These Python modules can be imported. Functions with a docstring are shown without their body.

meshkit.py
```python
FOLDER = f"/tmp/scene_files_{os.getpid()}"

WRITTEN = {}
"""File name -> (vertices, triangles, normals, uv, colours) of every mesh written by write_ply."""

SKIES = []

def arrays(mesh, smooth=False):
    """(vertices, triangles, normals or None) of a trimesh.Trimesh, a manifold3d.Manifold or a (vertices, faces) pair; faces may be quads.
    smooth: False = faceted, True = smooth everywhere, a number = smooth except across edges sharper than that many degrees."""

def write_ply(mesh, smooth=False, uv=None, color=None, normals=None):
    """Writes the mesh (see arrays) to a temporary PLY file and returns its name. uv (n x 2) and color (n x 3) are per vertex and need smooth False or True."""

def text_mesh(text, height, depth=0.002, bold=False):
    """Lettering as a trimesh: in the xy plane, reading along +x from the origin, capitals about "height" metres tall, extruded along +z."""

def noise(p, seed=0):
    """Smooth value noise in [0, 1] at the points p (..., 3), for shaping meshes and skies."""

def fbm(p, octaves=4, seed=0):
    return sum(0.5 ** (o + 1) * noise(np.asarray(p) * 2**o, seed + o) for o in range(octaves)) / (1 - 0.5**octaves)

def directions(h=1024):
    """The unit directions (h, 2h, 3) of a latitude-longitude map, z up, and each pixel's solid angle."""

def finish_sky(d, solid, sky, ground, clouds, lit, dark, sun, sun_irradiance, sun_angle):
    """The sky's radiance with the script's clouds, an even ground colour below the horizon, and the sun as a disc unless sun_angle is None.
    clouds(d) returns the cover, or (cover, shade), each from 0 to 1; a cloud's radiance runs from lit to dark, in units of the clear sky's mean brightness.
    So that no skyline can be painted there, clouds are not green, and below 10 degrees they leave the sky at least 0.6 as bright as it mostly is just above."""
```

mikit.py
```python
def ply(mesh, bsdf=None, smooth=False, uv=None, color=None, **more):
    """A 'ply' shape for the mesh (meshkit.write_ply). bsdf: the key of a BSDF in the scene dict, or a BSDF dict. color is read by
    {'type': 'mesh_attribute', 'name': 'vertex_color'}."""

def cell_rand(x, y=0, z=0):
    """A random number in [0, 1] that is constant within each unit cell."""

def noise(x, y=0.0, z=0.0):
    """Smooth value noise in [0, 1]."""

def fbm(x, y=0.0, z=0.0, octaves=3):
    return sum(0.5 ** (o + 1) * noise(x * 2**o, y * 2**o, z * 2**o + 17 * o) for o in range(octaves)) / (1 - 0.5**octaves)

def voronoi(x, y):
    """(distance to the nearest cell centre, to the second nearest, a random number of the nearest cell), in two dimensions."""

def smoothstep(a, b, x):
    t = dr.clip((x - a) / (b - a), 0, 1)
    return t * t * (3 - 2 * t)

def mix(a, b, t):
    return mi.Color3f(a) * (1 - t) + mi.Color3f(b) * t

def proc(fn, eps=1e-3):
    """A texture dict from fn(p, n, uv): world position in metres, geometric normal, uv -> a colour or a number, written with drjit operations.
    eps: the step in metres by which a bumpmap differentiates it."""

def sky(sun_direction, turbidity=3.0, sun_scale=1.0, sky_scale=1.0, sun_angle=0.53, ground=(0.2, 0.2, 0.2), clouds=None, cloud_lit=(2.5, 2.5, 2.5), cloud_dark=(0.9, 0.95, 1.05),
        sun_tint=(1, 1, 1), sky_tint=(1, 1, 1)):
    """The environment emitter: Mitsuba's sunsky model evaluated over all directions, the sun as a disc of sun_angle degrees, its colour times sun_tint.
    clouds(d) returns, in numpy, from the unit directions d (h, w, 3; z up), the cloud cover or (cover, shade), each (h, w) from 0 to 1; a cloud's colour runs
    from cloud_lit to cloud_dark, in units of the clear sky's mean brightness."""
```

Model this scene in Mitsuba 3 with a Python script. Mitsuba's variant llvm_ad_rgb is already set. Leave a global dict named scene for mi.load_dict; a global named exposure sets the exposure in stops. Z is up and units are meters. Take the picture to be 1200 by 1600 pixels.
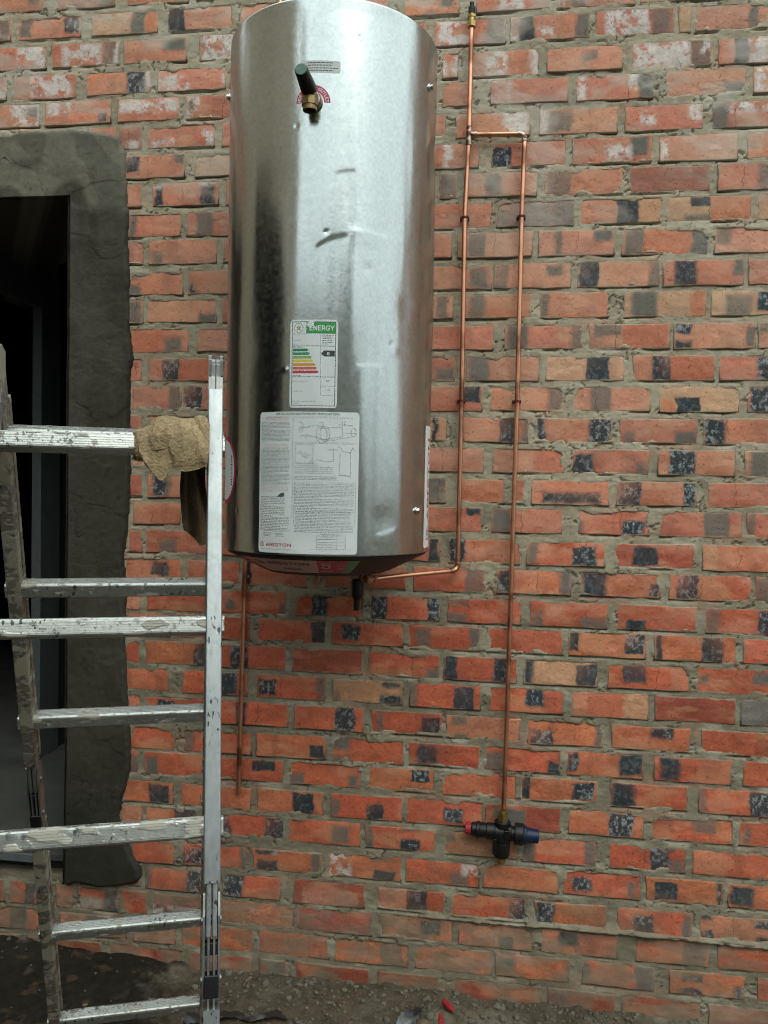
import math, random
import numpy as np, trimesh, manifold3d, drjit as dr, mitsuba as mi
import shapely.geometry as sg
from shapely import affinity, union_all
import mikit, meshkit
from mikit import fbm, noise, voronoi, cell_rand, smoothstep, mix

T = mi.ScalarTransform4f
scene, labels = {}, {}
RNG = np.random.default_rng(7)

# ------------------------------------------------------------------ camera, sky, exposure
YAW, PITCH, ROLL, DIST, EYE = -0.1344, -0.0296, 0.0185, 2.2838, 1.4389
def camera_axes():
    f = np.array([math.sin(YAW) * math.cos(PITCH), math.cos(YAW) * math.cos(PITCH), math.sin(PITCH)])
    r = np.array([math.cos(YAW), -math.sin(YAW), 0]); u = np.cross(r, f)
    return math.cos(ROLL) * r + math.sin(ROLL) * u, -math.sin(ROLL) * r + math.cos(ROLL) * u, f
_r, _u, _f = camera_axes()
_c = np.array([0, -DIST, EYE])
scene['camera'] = {'type': 'perspective', 'fov': math.degrees(2 * math.atan(600 / 1248)), 'fov_axis': 'x', 'near_clip': 0.05, 'far_clip': 200.0,
                   'to_world': T().look_at(origin=_c.tolist(), target=(_c + _f).tolist(), up=_u.tolist())}
def cloud_cover(d):
    s = meshkit.fbm(d * 2.5 + 3, 4, 5)
    # an overcast sky is about three times as bright overhead as at the horizon
    return np.ones(d.shape[:2]), np.clip(1 - d[..., 2] + (s - 0.5) * 0.35, 0, 1)
scene['sky'] = mikit.sky((0.35, -0.55, 0.75), turbidity=4, sun_scale=0.2, sun_angle=35, sun_tint=(.85, 1, 1.1), clouds=cloud_cover,
                         cloud_lit=(5.1, 5.7, 5.7), cloud_dark=(1.75, 1.97, 2.0), ground=(0.12, 0.11, 0.10))
exposure = 2.34

# ------------------------------------------------------------------ helpers
used = {}
def numbered(key):
    n = used.get(key, -1) + 1; used[key] = n
    return key if n == 0 else f'{key}_{n:03d}'
def obj(name, mesh, bsdf, parent=None, smooth=30, label=None, cat=None, group=None, kind=None, **kw):
    key = numbered((parent + '__' if parent else '') + name)
    scene[key] = mikit.ply(mesh, bsdf, smooth=smooth, **kw)
    lab(key, label, cat, group, kind)
    return key
def lab(key, label=None, cat=None, group=None, kind=None):
    e = {k: v for k, v in (('label', label), ('category', cat), ('group', group), ('kind', kind)) if v}
    if e: labels[key] = {**labels.get(key, {}), **e}
def thing(name, label, cat, group=None):
    key = numbered(name); lab(key, label, cat, group)
    return key
def join(*ms):
    return trimesh.util.concatenate([m for m in ms if m is not None])
def man(m):
    a = m.to_mesh()
    return trimesh.Trimesh(a.vert_properties[:, :3], a.tri_verts, process=False)
def box(x0, x1, y0, y1, z0, z1):
    return trimesh.creation.box(bounds=[[min(x0, x1), min(y0, y1), min(z0, z1)], [max(x0, x1), max(y0, y1), max(z0, z1)]])
def rbox(x0, x1, y0, y1, z0, z1, r):
    s = manifold3d.Manifold.sphere(r, 12)
    return man(manifold3d.Manifold.batch_hull([s.translate((x, y, z)) for x in (x0 + r, x1 - r) for y in (y0 + r, y1 - r) for z in (z0 + r, z1 - r)]))
def frame(m, o, a, b, c):
    """local (x, y, z) -> o + x a + y b + z c"""
    m = m.copy(); M = np.eye(4); M[:3, 0], M[:3, 1], M[:3, 2], M[:3, 3] = a, b, c, o
    m.apply_transform(M); return m
def perp(d):
    d = np.asarray(d, float) / np.linalg.norm(d)
    a = np.cross(d, [0, 0, 1] if abs(d[2]) < 0.9 else [1, 0, 0]); a /= np.linalg.norm(a)
    return a, np.cross(d, a), d
def lathe(prof, o, d, n=32):
    """profile [(radius, along)] revolved about the axis d from o"""
    m = trimesh.creation.revolve(np.array(prof, float), sections=n)
    return frame(m, o, *perp(d))
def hexnut(o, d, r, h, hole=0.0, n=6, bev=0.12):
    p = sg.Polygon([(r * math.cos(a), r * math.sin(a)) for a in np.arange(n) * 2 * math.pi / n])
    p = p.buffer(-r * bev).buffer(r * bev, quad_segs=3)
    if hole: p = p.difference(sg.Point(0, 0).buffer(hole))
    return frame(trimesh.creation.extrude_polygon(p, h, engine='earcut'), o, *perp(d))
def tube(pts, r, n=14, sub=6, caps=True, wob=0.0, seed=0):
    """round tube through the points"""
    P = [np.asarray(p, float) for p in pts]; out = [P[0]]
    for a, b in zip(P[:-1], P[1:]):
        k = max(1, sub)
        out += [a + (b - a) * (i + 1) / k for i in range(k)]
    P = np.array(out)
    if wob:
        P[1:-1] += wob * (meshkit.noise(P[1:-1] * 3.0, seed)[:, None] - .5) * np.array([1, .3, 0])
    t = np.gradient(P, axis=0); t /= np.linalg.norm(t, axis=1, keepdims=True)
    a0 = np.cross(t[0], [0.3, 0.9, 0.1]); A = []
    for d in t:
        a0 = a0 - d * (a0 @ d); a0 /= np.linalg.norm(a0); A.append(a0.copy())
    A = np.array(A); B = np.cross(t, A); ang = np.arange(n) * 2 * np.pi / n
    rr = np.broadcast_to(r, len(P))
    V = (P[:, None] + rr[:, None, None] * (np.cos(ang)[None, :, None] * A[:, None] + np.sin(ang)[None, :, None] * B[:, None])).reshape(-1, 3)
    i, j = np.meshgrid(np.arange(len(P) - 1), np.arange(n), indexing='ij')
    q = np.stack([i * n + j, i * n + (j + 1) % n, (i + 1) * n + (j + 1) % n, (i + 1) * n + j], -1).reshape(-1, 4)
    F = [q[:, [0, 1, 2]], q[:, [0, 2, 3]]]
    if caps:
        V = np.vstack([V, P[0], P[-1]]); m = len(V); k = np.arange(n); e = (len(P) - 1) * n
        F += [np.stack([(k + 1) % n, k, k * 0 + m - 2], 1), np.stack([e + k, e + (k + 1) % n, k * 0 + m - 1], 1)]
    return trimesh.Trimesh(V, np.vstack(F), process=False)
def arc3(a, c, b, n=6):
    """points of a quarter bend from a to b round the corner c"""
    a, b, c = (np.asarray(v, float) for v in (a, b, c))
    return [(1 - t) ** 2 * a + 2 * t * (1 - t) * c + t * t * b for t in np.linspace(0, 1, n)]
def grid_mesh(X, Y, Z):
    n, m = X.shape
    V = np.stack([X, Y, Z], -1).reshape(-1, 3)
    i, j = np.meshgrid(np.arange(n - 1), np.arange(m - 1), indexing='ij')
    a = i * m + j
    q = np.stack([a, a + 1, a + m + 1, a + m], -1).reshape(-1, 4)
    return V, q
def tri(q): return np.vstack([q[:, [0, 1, 2]], q[:, [0, 2, 3]]])

# ------------------------------------------------------------------ materials
def bsdf(name, d): scene[name] = d
def two(d): return {'type': 'twosided', 'bsdf': d}
def plain(c, rough=0.6, spec=0.4, **kw):
    return two({'type': 'principled', 'base_color': {'type': 'rgb', 'value': list(c)}, 'roughness': rough, 'specular': spec, **kw})
def bumped(d, fn, scale=1.0, eps=1e-3):
    return {'type': 'bumpmap', 'arbitrary': mikit.proc(fn, eps), 'scale': scale, 'bsdf': d}

TONES = {'O': (.420, .130, .064), 'R': (.385, .094, .050), 'P': (.415, .166, .098), 'Y': (.395, .225, .125), 'D': (.240, .062, .038), 'G': (.125, .112, .098), 'M': (.310, .095, .070)}
MARK = {'k': ((.027, .034, .040), 1.0), 'g': ((.100, .106, .094), .92), 'w': ((.52, .49, .46), .85), 'p': ((.46, .25, .17), .7), 'r': ((.40, .115, .065), .8)}
MORTAR = (.272, .236, .170)
BRICK_TABLE = """
-1 -1.568 -1.367 2.8854 O g0.76,0.91,0.3,0.8
-1 -1.322 -1.140 2.8854 O g0.72,0.98,0,1
-1 -1.100 -0.911 2.8854 O
-1 -0.889 -0.692 2.8854 O
-1 -0.673 -0.485 2.8854 O
-1 -0.473 -0.313 2.8854 O
-1 -0.301 -0.138 2.8854 O
-1 -0.120 0.021 2.8854 O
-1 0.056 0.264 2.8854 O
-1 0.283 0.493 2.8854 P
-1 0.509 0.711 2.8854 O
0 -1.696 -1.469 2.8004 O g0.84,0.96,0,1
0 -1.449 -1.245 2.8004 O g0.05,0.22,0.2,0.9 k0.74,0.96,0.2,0.9
0 -1.213 -1.006 2.8004 Y g0.6,0.81,0,1 O0.82,1,0,1
0 -0.976 -0.774 2.8004 P k0.02,0.27,0,1
0 -0.755 -0.552 2.8004 P g0.38,0.53,0,1
0 -0.530 -0.323 2.8004 R g0.34,0.55,0,1
0 -0.278 -0.121 2.8004 O g0.67,0.88,0.3,0.8
0 -0.074 0.125 2.8004 R w0.31,0.66,0,1
0 0.145 0.353 2.8004 P g0.18,0.37,0,1 w0.01,0.18,0,1
0 0.367 0.437 2.8004 P
0 0.448 0.654 2.8004 Y
0 0.670 0.858 2.8004 O
1 -1.596 -1.357 2.7143 R w0.61,0.97,0,1
1 -1.338 -1.125 2.7143 R w0.16,0.73,0,1 g0.76,0.97,0,1 w0.92,1,0,1
1 -1.111 -0.916 2.7143 O g0.64,0.97,0.5,1
1 -0.877 -0.677 2.7145 P w0.03,0.52,0,1
1 -0.189 0.008 2.7154 R w0.03,0.48,0,1 g0.74,0.98,0,1
1 0.019 0.234 2.7157 O k0.11,0.3,0,1 w0,0.11,0,1 g0.84,1,0,1 w0.32,0.57,0,0.5
1 0.251 0.458 2.7159 R w0.14,0.68,0,1 g0.72,0.95,0,1
1 0.469 0.501 2.7159 Y
1 0.512 0.698 2.7159 P g0.75,0.87,0,1
1 0.713 0.913 2.7159 O
2 -1.710 -1.483 2.6257 R w0.88,1,0,1
2 -1.464 -1.261 2.6257 R w0.28,0.93,0,1
2 -1.228 -1.026 2.6257 O k0.63,0.93,0,1 w0.93,1,0,1
2 -1.004 -0.796 2.6256 R w0,0.27,0,1 w0.3,0.49,0,0.6 w0.93,1,0,1
2 -0.277 -0.193 2.6254 R
2 -0.167 -0.121 2.6254 R w0,0.36,0,1 w0.74,1,0,1
2 -0.091 0.101 2.6253 O w0.25,0.55,0,1 w0.89,1,0,1
2 0.123 0.325 2.6252 O g0.47,0.67,0.4,0.8
2 0.349 0.557 2.6252 R w0,0.73,0,1 g0.73,0.97,0,1 w0.86,1,0.5,1
2 0.575 0.762 2.6252 R k0.22,0.41,0,1 w0.41,0.68,0,1
3 -1.595 -1.377 2.5444 O w0.58,1.03,0,1 g0.83,0.96,0.4,0.8
3 -1.358 -1.149 2.5444 O w0.02,0.39,0.4,1 k0.83,0.94,0.1,0.45
3 -1.128 -0.935 2.5444 R w0.04,0.97,0.4,0.9
3 -0.917 -0.707 2.5446 R w0.01,0.23,0,1 g0.05,0.12,0.4,0.8
3 -0.164 -0.086 2.5455 O
3 -0.030 0.183 2.5457 R w0.01,0.25,0,1
3 0.203 0.409 2.5460 R w0,0.14,0,1 w0.68,0.99,0.3,1 g0.8,0.99,0,1
3 0.440 0.645 2.5460 P g0.76,0.99,0,0.5
3 0.666 0.855 2.5460 P w0.03,0.2,0,1
4 -1.220 -1.131 2.4630 R
4 -1.122 -1.051 2.4630 D w0.33,0.89,0,0.4
4 -1.035 -0.827 2.4627 R w0.08,0.52,0,0.4 w0.84,1,0,1
4 -0.805 -0.610 2.4617 R
4 -0.268 -0.153 2.4595 R
4 -0.124 0.081 2.4587 O w0.64,0.99,0,1
4 0.106 0.315 2.4577 P w0,0.12,0,1 g0.12,0.43,0.1,0.9
4 0.336 0.540 2.4570 R w0.2,0.39,0.2,0.8 w0.83,0.99,0.4,1
4 0.563 0.767 2.4570 R g0.01,0.2,0,1 w0.2,0.68,0.6,1
5 -1.101 -0.917 2.3770 O k0,0.23,0.3,0.9 g0.81,0.99,0.6,1
5 -0.886 -0.698 2.3764 Y
5 -0.266 -0.059 2.3748 R w0.52,0.64,0,1
5 -0.023 0.179 2.3742 R k0.01,0.26,0,0.8
5 0.199 0.408 2.3736 R g0.74,0.95,0.3,1 w0.42,0.75,0.2,0.7
5 0.428 0.632 2.3735 P p0.6,0.99,0,1 w0.03,0.11,0,1
5 0.656 0.850 2.3735 O
6 -1.124 -1.052 2.2938 R p0.28,0.83,0,1
6 -1.017 -0.812 2.2937 R k0.03,0.15,0,1 k0.72,0.93,0,1 w0,0.16,0.8,1 w0.71,0.99,0.8,1
6 -0.792 -0.595 2.2934 O
6 -0.265 -0.180 2.2927 P
6 -0.167 -0.119 2.2926 D g0.1,0.87,0,1
6 -0.093 0.105 2.2924 P g0.28,0.49,0,1
6 0.123 0.334 2.2920 O g0.03,0.34,0,1
6 0.353 0.561 2.2918 D
6 0.583 0.773 2.2918 R g0.54,0.74,0,1
7 -1.093 -0.928 2.2045 O g0.02,0.14,0,1
7 -0.912 -0.715 2.2053 R g0.17,0.41,0,1
7 -0.208 -0.021 2.2082 O
7 -0.007 0.205 2.2091 G
7 0.223 0.438 2.2100 O k0.45,0.72,0,1 Y0.73,1,0,1
7 0.455 0.671 2.2101 Y k0.29,0.52,0.6,1 g0.22,0.52,0,0.25 O0.53,1,0,1
7 0.688 0.877 2.2101 Y
8 -1.092 -1.041 2.1256 R p0.32,0.71,0,1
8 -1.027 -0.816 2.1256 P g0.06,0.21,0,0.5
8 -0.799 -0.605 2.1256 R
8 -0.262 -0.130 2.1255 O
8 -0.113 0.095 2.1255 P g0.17,0.37,0,1
8 0.111 0.316 2.1255 P g0.73,0.98,0.6,1 g0.22,0.3,0,1
8 0.336 0.562 2.1254 P g0.04,0.24,0,1 g0.81,1,0,1 O0.25,0.81,0,1
8 0.579 0.778 2.1254 P g0.01,0.21,0.4,1
9 -1.087 -0.920 2.0345 O g0,0.19,0.7,1 g0,0.19,0,0.4
9 -0.903 -0.706 2.0351 O k0.01,0.11,0,0.4
9 -0.238 -0.014 2.0371 O g0.74,0.95,0.1,0.9
9 -0.008 0.202 2.0378 P g0,0.17,0,1 g0.69,0.9,0.5,0.9
9 0.221 0.439 2.0385 P k0.02,0.25,0,1 g0.87,0.99,0,1
9 0.447 0.657 2.0385 R k0.16,0.43,0,1 g0.88,0.99,0.4,1
9 0.669 0.856 2.0385 R
10 -1.091 -1.042 1.9508 D g0.07,0.75,0,1
10 -1.030 -0.816 1.9511 P g0.76,0.98,0,0.4
10 -0.799 -0.608 1.9519 R
10 -0.258 -0.121 1.9538 P g0.67,0.89,0,1
10 -0.091 0.096 1.9544 O g0.08,0.3,0,1
10 0.119 0.305 1.9552 O g0,0.12,0,1
10 0.346 0.563 1.9557 Y g0.11,0.4,0,1 O0.82,0.99,0,1
10 0.575 0.778 1.9557 Y g0.19,0.51,0,0.8 k0.59,0.81,0.2,1
11 -1.085 -0.901 1.8655 O g0.59,0.86,0,0.6 r0.03,0.57,0,1
11 -0.873 -0.678 1.8660 P
11 -0.208 -0.006 1.8675 R
11 0.024 0.238 1.8680 R g0.05,0.29,0,1 g0.85,0.99,0,1
11 0.254 0.471 1.8685 P g0.06,0.41,0.5,1 r0.43,0.99,0,1
11 0.480 0.693 1.8685 P k0.01,0.22,0.6,1 k0.01,0.22,0,0.3 g0.89,0.99,0.1,0.8
11 0.699 0.888 1.8685 P g0,0.14,0.6,1
12 -1.092 -1.046 1.7785 R
12 -1.022 -0.813 1.7786 R k0.21,0.46,0,1 r0.46,1,0,1
12 -0.793 -0.599 1.7791 O
12 -0.261 -0.112 1.7801 R g0.61,0.98,0,0.5
12 -0.082 0.121 1.7805 P g0.04,0.31,0,1
12 0.140 0.351 1.7810 Y k0.51,0.82,0,1
12 0.375 0.589 1.7812 O k0.25,0.46,0,1 r0.47,1,0,1
12 0.602 0.805 1.7812 R k0.48,0.7,0,1
13 -1.079 -0.923 1.6959 O g0.78,0.99,0,1
13 -0.915 -0.708 1.6960 O k0.02,0.27,0,1
13 -0.259 -0.034 1.6963 R k0.76,0.97,0.35,1
13 -0.011 0.191 1.6964 O g0.81,0.99,0,1
13 0.216 0.423 1.6965 O g0.24,0.49,0,1
13 0.447 0.656 1.6965 Y k0.21,0.5,0,0.55 O0.01,0.19,0,0.5
13 0.678 0.872 1.6965 R k0.02,0.32,0,1
14 -1.087 -1.042 1.6101 R
14 -1.020 -0.817 1.6100 P
14 -0.798 -0.597 1.6098 R
14 -0.252 -0.132 1.6094 P k0.67,0.78,0,1
14 -0.086 0.097 1.6092 O k0.55,0.83,0,1 g0.91,1,0,1
14 0.118 0.324 1.6090 O k0.01,0.12,0,1 k0.71,1,0,1
14 0.343 0.549 1.6089 R g0.03,0.19,0,0.5 g0.73,0.99,0,0.5
14 0.565 0.772 1.6089 O k0.01,0.26,0,1
15 -1.071 -0.885 1.5242 P w0.04,0.26,0,0.6
15 -0.862 -0.673 1.5242 O
15 -0.213 -0.026 1.5241 P
15 -0.002 0.197 1.5240 P r0.57,0.99,0,1
15 0.219 0.425 1.5240 R k0.01,0.28,0,0.8 g0.85,0.97,0,0.5
15 0.448 0.650 1.5240 O k0.15,0.48,0,1
15 0.675 0.873 1.5240 P g0.06,0.31,0,1
16 -1.082 -1.043 1.4336 R
16 -1.023 -0.815 1.4338 O k0.07,0.27,0,1 g0.26,0.33,0,1
16 -0.795 -0.601 1.4345 R
16 -0.187 -0.131 1.4360 G
16 -0.092 0.034 1.4364 O
16 0.052 0.090 1.4367 R
16 0.108 0.320 1.4371 O k0.14,0.88,0.05,0.5
16 0.340 0.552 1.4375 O k0.05,0.32,0,1 k0.85,0.99,0,1
16 0.581 0.789 1.4375 R
17 -1.067 -0.919 1.3520 O
17 -0.900 -0.696 1.3525 O
17 -0.191 -0.026 1.3541 R k0.68,0.96,0.7,1
17 -0.002 0.196 1.3546 R g0.02,0.26,0,1
17 0.238 0.430 1.3551 R g0,0.08,0,0.5 k0.6,0.93,0,0.6
17 0.458 0.673 1.3552 R g0.55,0.84,0.1,1
17 0.686 0.883 1.3552 R g0.01,0.09,0,1
18 -1.082 -1.039 1.2672 R
18 -1.028 -0.825 1.2671 R g0.22,0.47,0,0.6
18 -0.810 -0.611 1.2669 R
18 -0.344 -0.145 1.2663 R k0.84,0.99,0,1
18 -0.120 0.082 1.2660 O k0.01,0.23,0,1
18 0.099 0.312 1.2657 R g0.02,0.13,0,1 k0.61,0.89,0,0.8
18 0.341 0.552 1.2655 R k0.23,0.53,0.1,0.9
18 0.572 0.778 1.2655 O Y0.03,0.19,0,1
19 -1.090 -0.917 1.1808 O k0.47,0.78,0.3,0.85
19 -0.895 -0.734 1.1811 R
19 -0.720 -0.532 1.1814 R k0,0.1,0,1
19 -0.475 -0.243 1.1818 R g0.3,0.57,0,1
19 -0.220 -0.016 1.1822 R g0.74,0.97,0,1
19 0.019 0.223 1.1826 O k0.01,0.2,0,1 g0.87,1,0,1
19 0.248 0.464 1.1829 O k0.03,0.33,0,1 k0.86,0.97,0,0.6
19 0.487 0.702 1.1829 R k0.1,0.36,0,1
19 0.712 0.911 1.1829 R g0.01,0.22,0,1
20 -1.087 -1.042 1.0957 P
20 -1.023 -0.817 1.0956 R
20 -0.791 -0.592 1.0954 R g0.07,0.2,0.2,0.6 g0.89,1,0,0.5
20 -0.563 -0.365 1.0952 R k0.24,0.46,0,1
20 -0.341 -0.142 1.0950 R k0,0.23,0,1 k0.82,0.99,0,1
20 -0.120 0.089 1.0948 R g0.01,0.27,0.7,1 g0.01,0.27,0,0.35
20 0.112 0.325 1.0946 R g0.02,0.17,0,0.6 g0.67,0.98,0,0.4
20 0.349 0.562 1.0944 R k0.13,0.35,0,0.4
20 0.586 0.789 1.0944 R g0.02,0.16,0,1 k0.67,0.9,0,0.9
21 -1.088 -0.948 1.0167 P
21 -0.929 -0.701 1.0164 R
21 -0.675 -0.471 1.0160 R k0.79,0.99,0,1
21 -0.452 -0.245 1.0156 R k0.12,0.39,0.2,0.9
21 -0.229 -0.025 1.0152 R g0.1,0.29,0.1,0.9 g0.86,0.99,0,1
21 -0.005 0.205 1.0148 R r0.44,1,0,1
21 0.220 0.431 1.0145 O k0.01,0.12,0.2,1 k0.72,0.97,0.2,1
21 0.453 0.667 1.0144 O k0.02,0.1,0,1 k0.58,0.85,0,1
21 0.687 0.889 1.0144 R
22 -1.091 -1.042 0.9345 R
22 -1.024 -0.832 0.9342 O k0.79,0.99,0,1
22 -0.812 -0.590 0.9332 R k0.25,0.47,0,1
22 -0.572 -0.362 0.9321 D
22 -0.344 -0.139 0.9311 R g0.83,0.98,0,0.4
22 -0.127 0.081 0.9302 R k0.01,0.17,0,1 k0.68,0.89,0,1
22 0.098 0.303 0.9292 Y k0.01,0.12,0,1 k0.71,0.98,0,0.9
22 0.331 0.549 0.9285 R k0.18,0.46,0.3,1 P0.79,1,0,1
22 0.568 0.783 0.9285 R g0.04,0.13,0.4,0.7 g0.69,0.96,0.4,0.8
23 -1.085 -0.951 0.8506 O
23 -0.907 -0.706 0.8499 R k0.61,0.85,0,1
23 -0.677 -0.471 0.8491 R k0.04,0.27,0.1,0.8 g0.88,0.99,0,1
23 -0.449 -0.245 0.8483 Y g0.01,0.1,0,0.5 k0.7,0.98,0.75,1 k0.7,0.98,0,0.4
23 -0.222 -0.019 0.8475 R g0,0.09,0,1 k0.62,0.91,0,0.9
23 0.004 0.211 0.8467 R k0.5,0.74,0.3,0.95
23 0.233 0.441 0.8459 P R0.2,0.7,0,1 Y0.7,0.99,0,1
23 0.460 0.671 0.8458 D
23 0.686 0.884 0.8458 G
24 -1.081 -1.040 0.7666 R
24 -1.023 -0.830 0.7662 R k0.2,0.48,0.2,0.9
24 -0.810 -0.581 0.7649 R k0.3,0.44,0,1
24 -0.562 -0.356 0.7636 R k0.58,0.88,0,1
24 -0.334 -0.129 0.7624 R g0.08,0.15,0,1 k0.72,0.96,0,0.8
24 -0.116 0.094 0.7612 P g0.08,0.28,0.6,1 g0.11,0.27,0,0.2
24 0.114 0.321 0.7599 O k0.03,0.33,0.05,0.6 g0.9,0.99,0,1
24 0.344 0.555 0.7592 O k0.49,0.79,0.5,1
24 0.584 0.794 0.7592 R D0.68,1,0,0.8
25 -1.069 -0.929 0.6731 R
25 -0.900 -0.693 0.6737 R g0,0.13,0,1
25 -0.677 -0.467 0.6744 O k0.78,0.98,0.1,0.6
25 -0.449 -0.238 0.6751 R g0.02,0.23,0.5,1 g0.01,0.28,0,0.2
25 -0.222 -0.020 0.6758 R k0.12,0.41,0.1,0.9
25 -0.005 0.206 0.6765 R g0.02,0.28,0,0.7 k0.83,0.99,0,0.5
25 0.224 0.432 0.6772 O k0.01,0.16,0.2,1 k0.69,0.99,0.1,1
25 0.461 0.666 0.6773 R k0.08,0.33,0,1
25 0.696 0.900 0.6773 R
26 -1.076 -1.043 0.5966 R g0.04,0.89,0,0.7
26 -1.026 -0.841 0.5966 R g0.04,0.22,0,0.7
26 -0.821 -0.594 0.5966 R k0.59,0.88,0.5,1
26 -0.573 -0.362 0.5966 R g0.01,0.19,0,0.5 g0.83,0.96,0,0.5
26 -0.346 -0.147 0.5966 O k0.65,0.92,0.4,1 g0.54,0.88,0,0.15
26 -0.125 0.084 0.5966 O r0.02,1,0,1
26 0.098 0.310 0.5966 O k0.01,0.11,0,1 k0.69,0.96,0.15,0.9
26 0.345 0.551 0.5966 R k0.03,0.33,0,1
26 0.582 0.793 0.5966 R g0,0.09,0,1 k0.63,0.89,0,1
27 -1.092 -0.932 0.5075 O k0.52,0.9,0,0.9
27 -0.908 -0.691 0.5081 O
27 -0.671 -0.472 0.5088 O k0.54,0.85,0.05,0.95
27 -0.449 -0.238 0.5095 R g0.01,0.11,0.1,0.8 k0.5,0.74,0,0.6
27 -0.225 -0.008 0.5101 R k0.5,0.74,0.1,0.7
27 -0.001 0.211 0.5108 D g0.13,0.53,0.2,0.8
27 0.233 0.437 0.5115 O k0.55,0.86,0,1
27 0.460 0.675 0.5115 R g0.52,0.78,0.4,1
27 0.690 0.889 0.5115 R g0.06,0.14,0,0.7
28 -1.095 -1.030 0.4277 P
28 -1.019 -0.862 0.4274 O k0.59,0.97,0.3,1
28 -0.846 -0.590 0.4264 R k0.26,0.36,0,1 k0.78,0.99,0,1
28 -0.573 -0.359 0.4254 R g0.6,0.84,0.1,0.8
28 -0.346 -0.141 0.4244 R g0.01,0.1,0,1 g0.52,0.78,0.85,1 k0.52,0.78,0,0.5
28 -0.118 0.093 0.4235 Y g0.01,0.15,0.6,1
28 0.108 0.311 0.4225 R g0,0.16,0,1 g0.86,0.99,0,1
28 0.347 0.553 0.4219 R k0.55,0.8,0,1 g0.8,0.97,0,0.5
28 0.571 0.785 0.4219 R
29 -1.061 -0.927 0.3258 R
29 -0.901 -0.705 0.3275 R k0.02,0.29,0.1,0.8 g0.92,0.99,0,1
29 -0.682 -0.474 0.3296 O k0.05,0.36,0.8,1 k0.05,0.36,0,0.5 g0.86,0.98,0,1
29 -0.454 -0.238 0.3317 O w0.01,0.32,0,1 k0.63,0.91,0,0.45 g0.6,0.88,0.8,1
29 -0.225 -0.015 0.3337 R g0.61,0.84,0,0.6 w0.76,0.99,0.5,1
29 -0.002 0.210 0.3358 O
29 0.224 0.435 0.3378 R k0.1,0.35,0.15,0.7 g0.84,0.94,0,0.7
29 0.448 0.655 0.3380 O k0.12,0.42,0.1,0.8 k0.92,0.99,0,1
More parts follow.
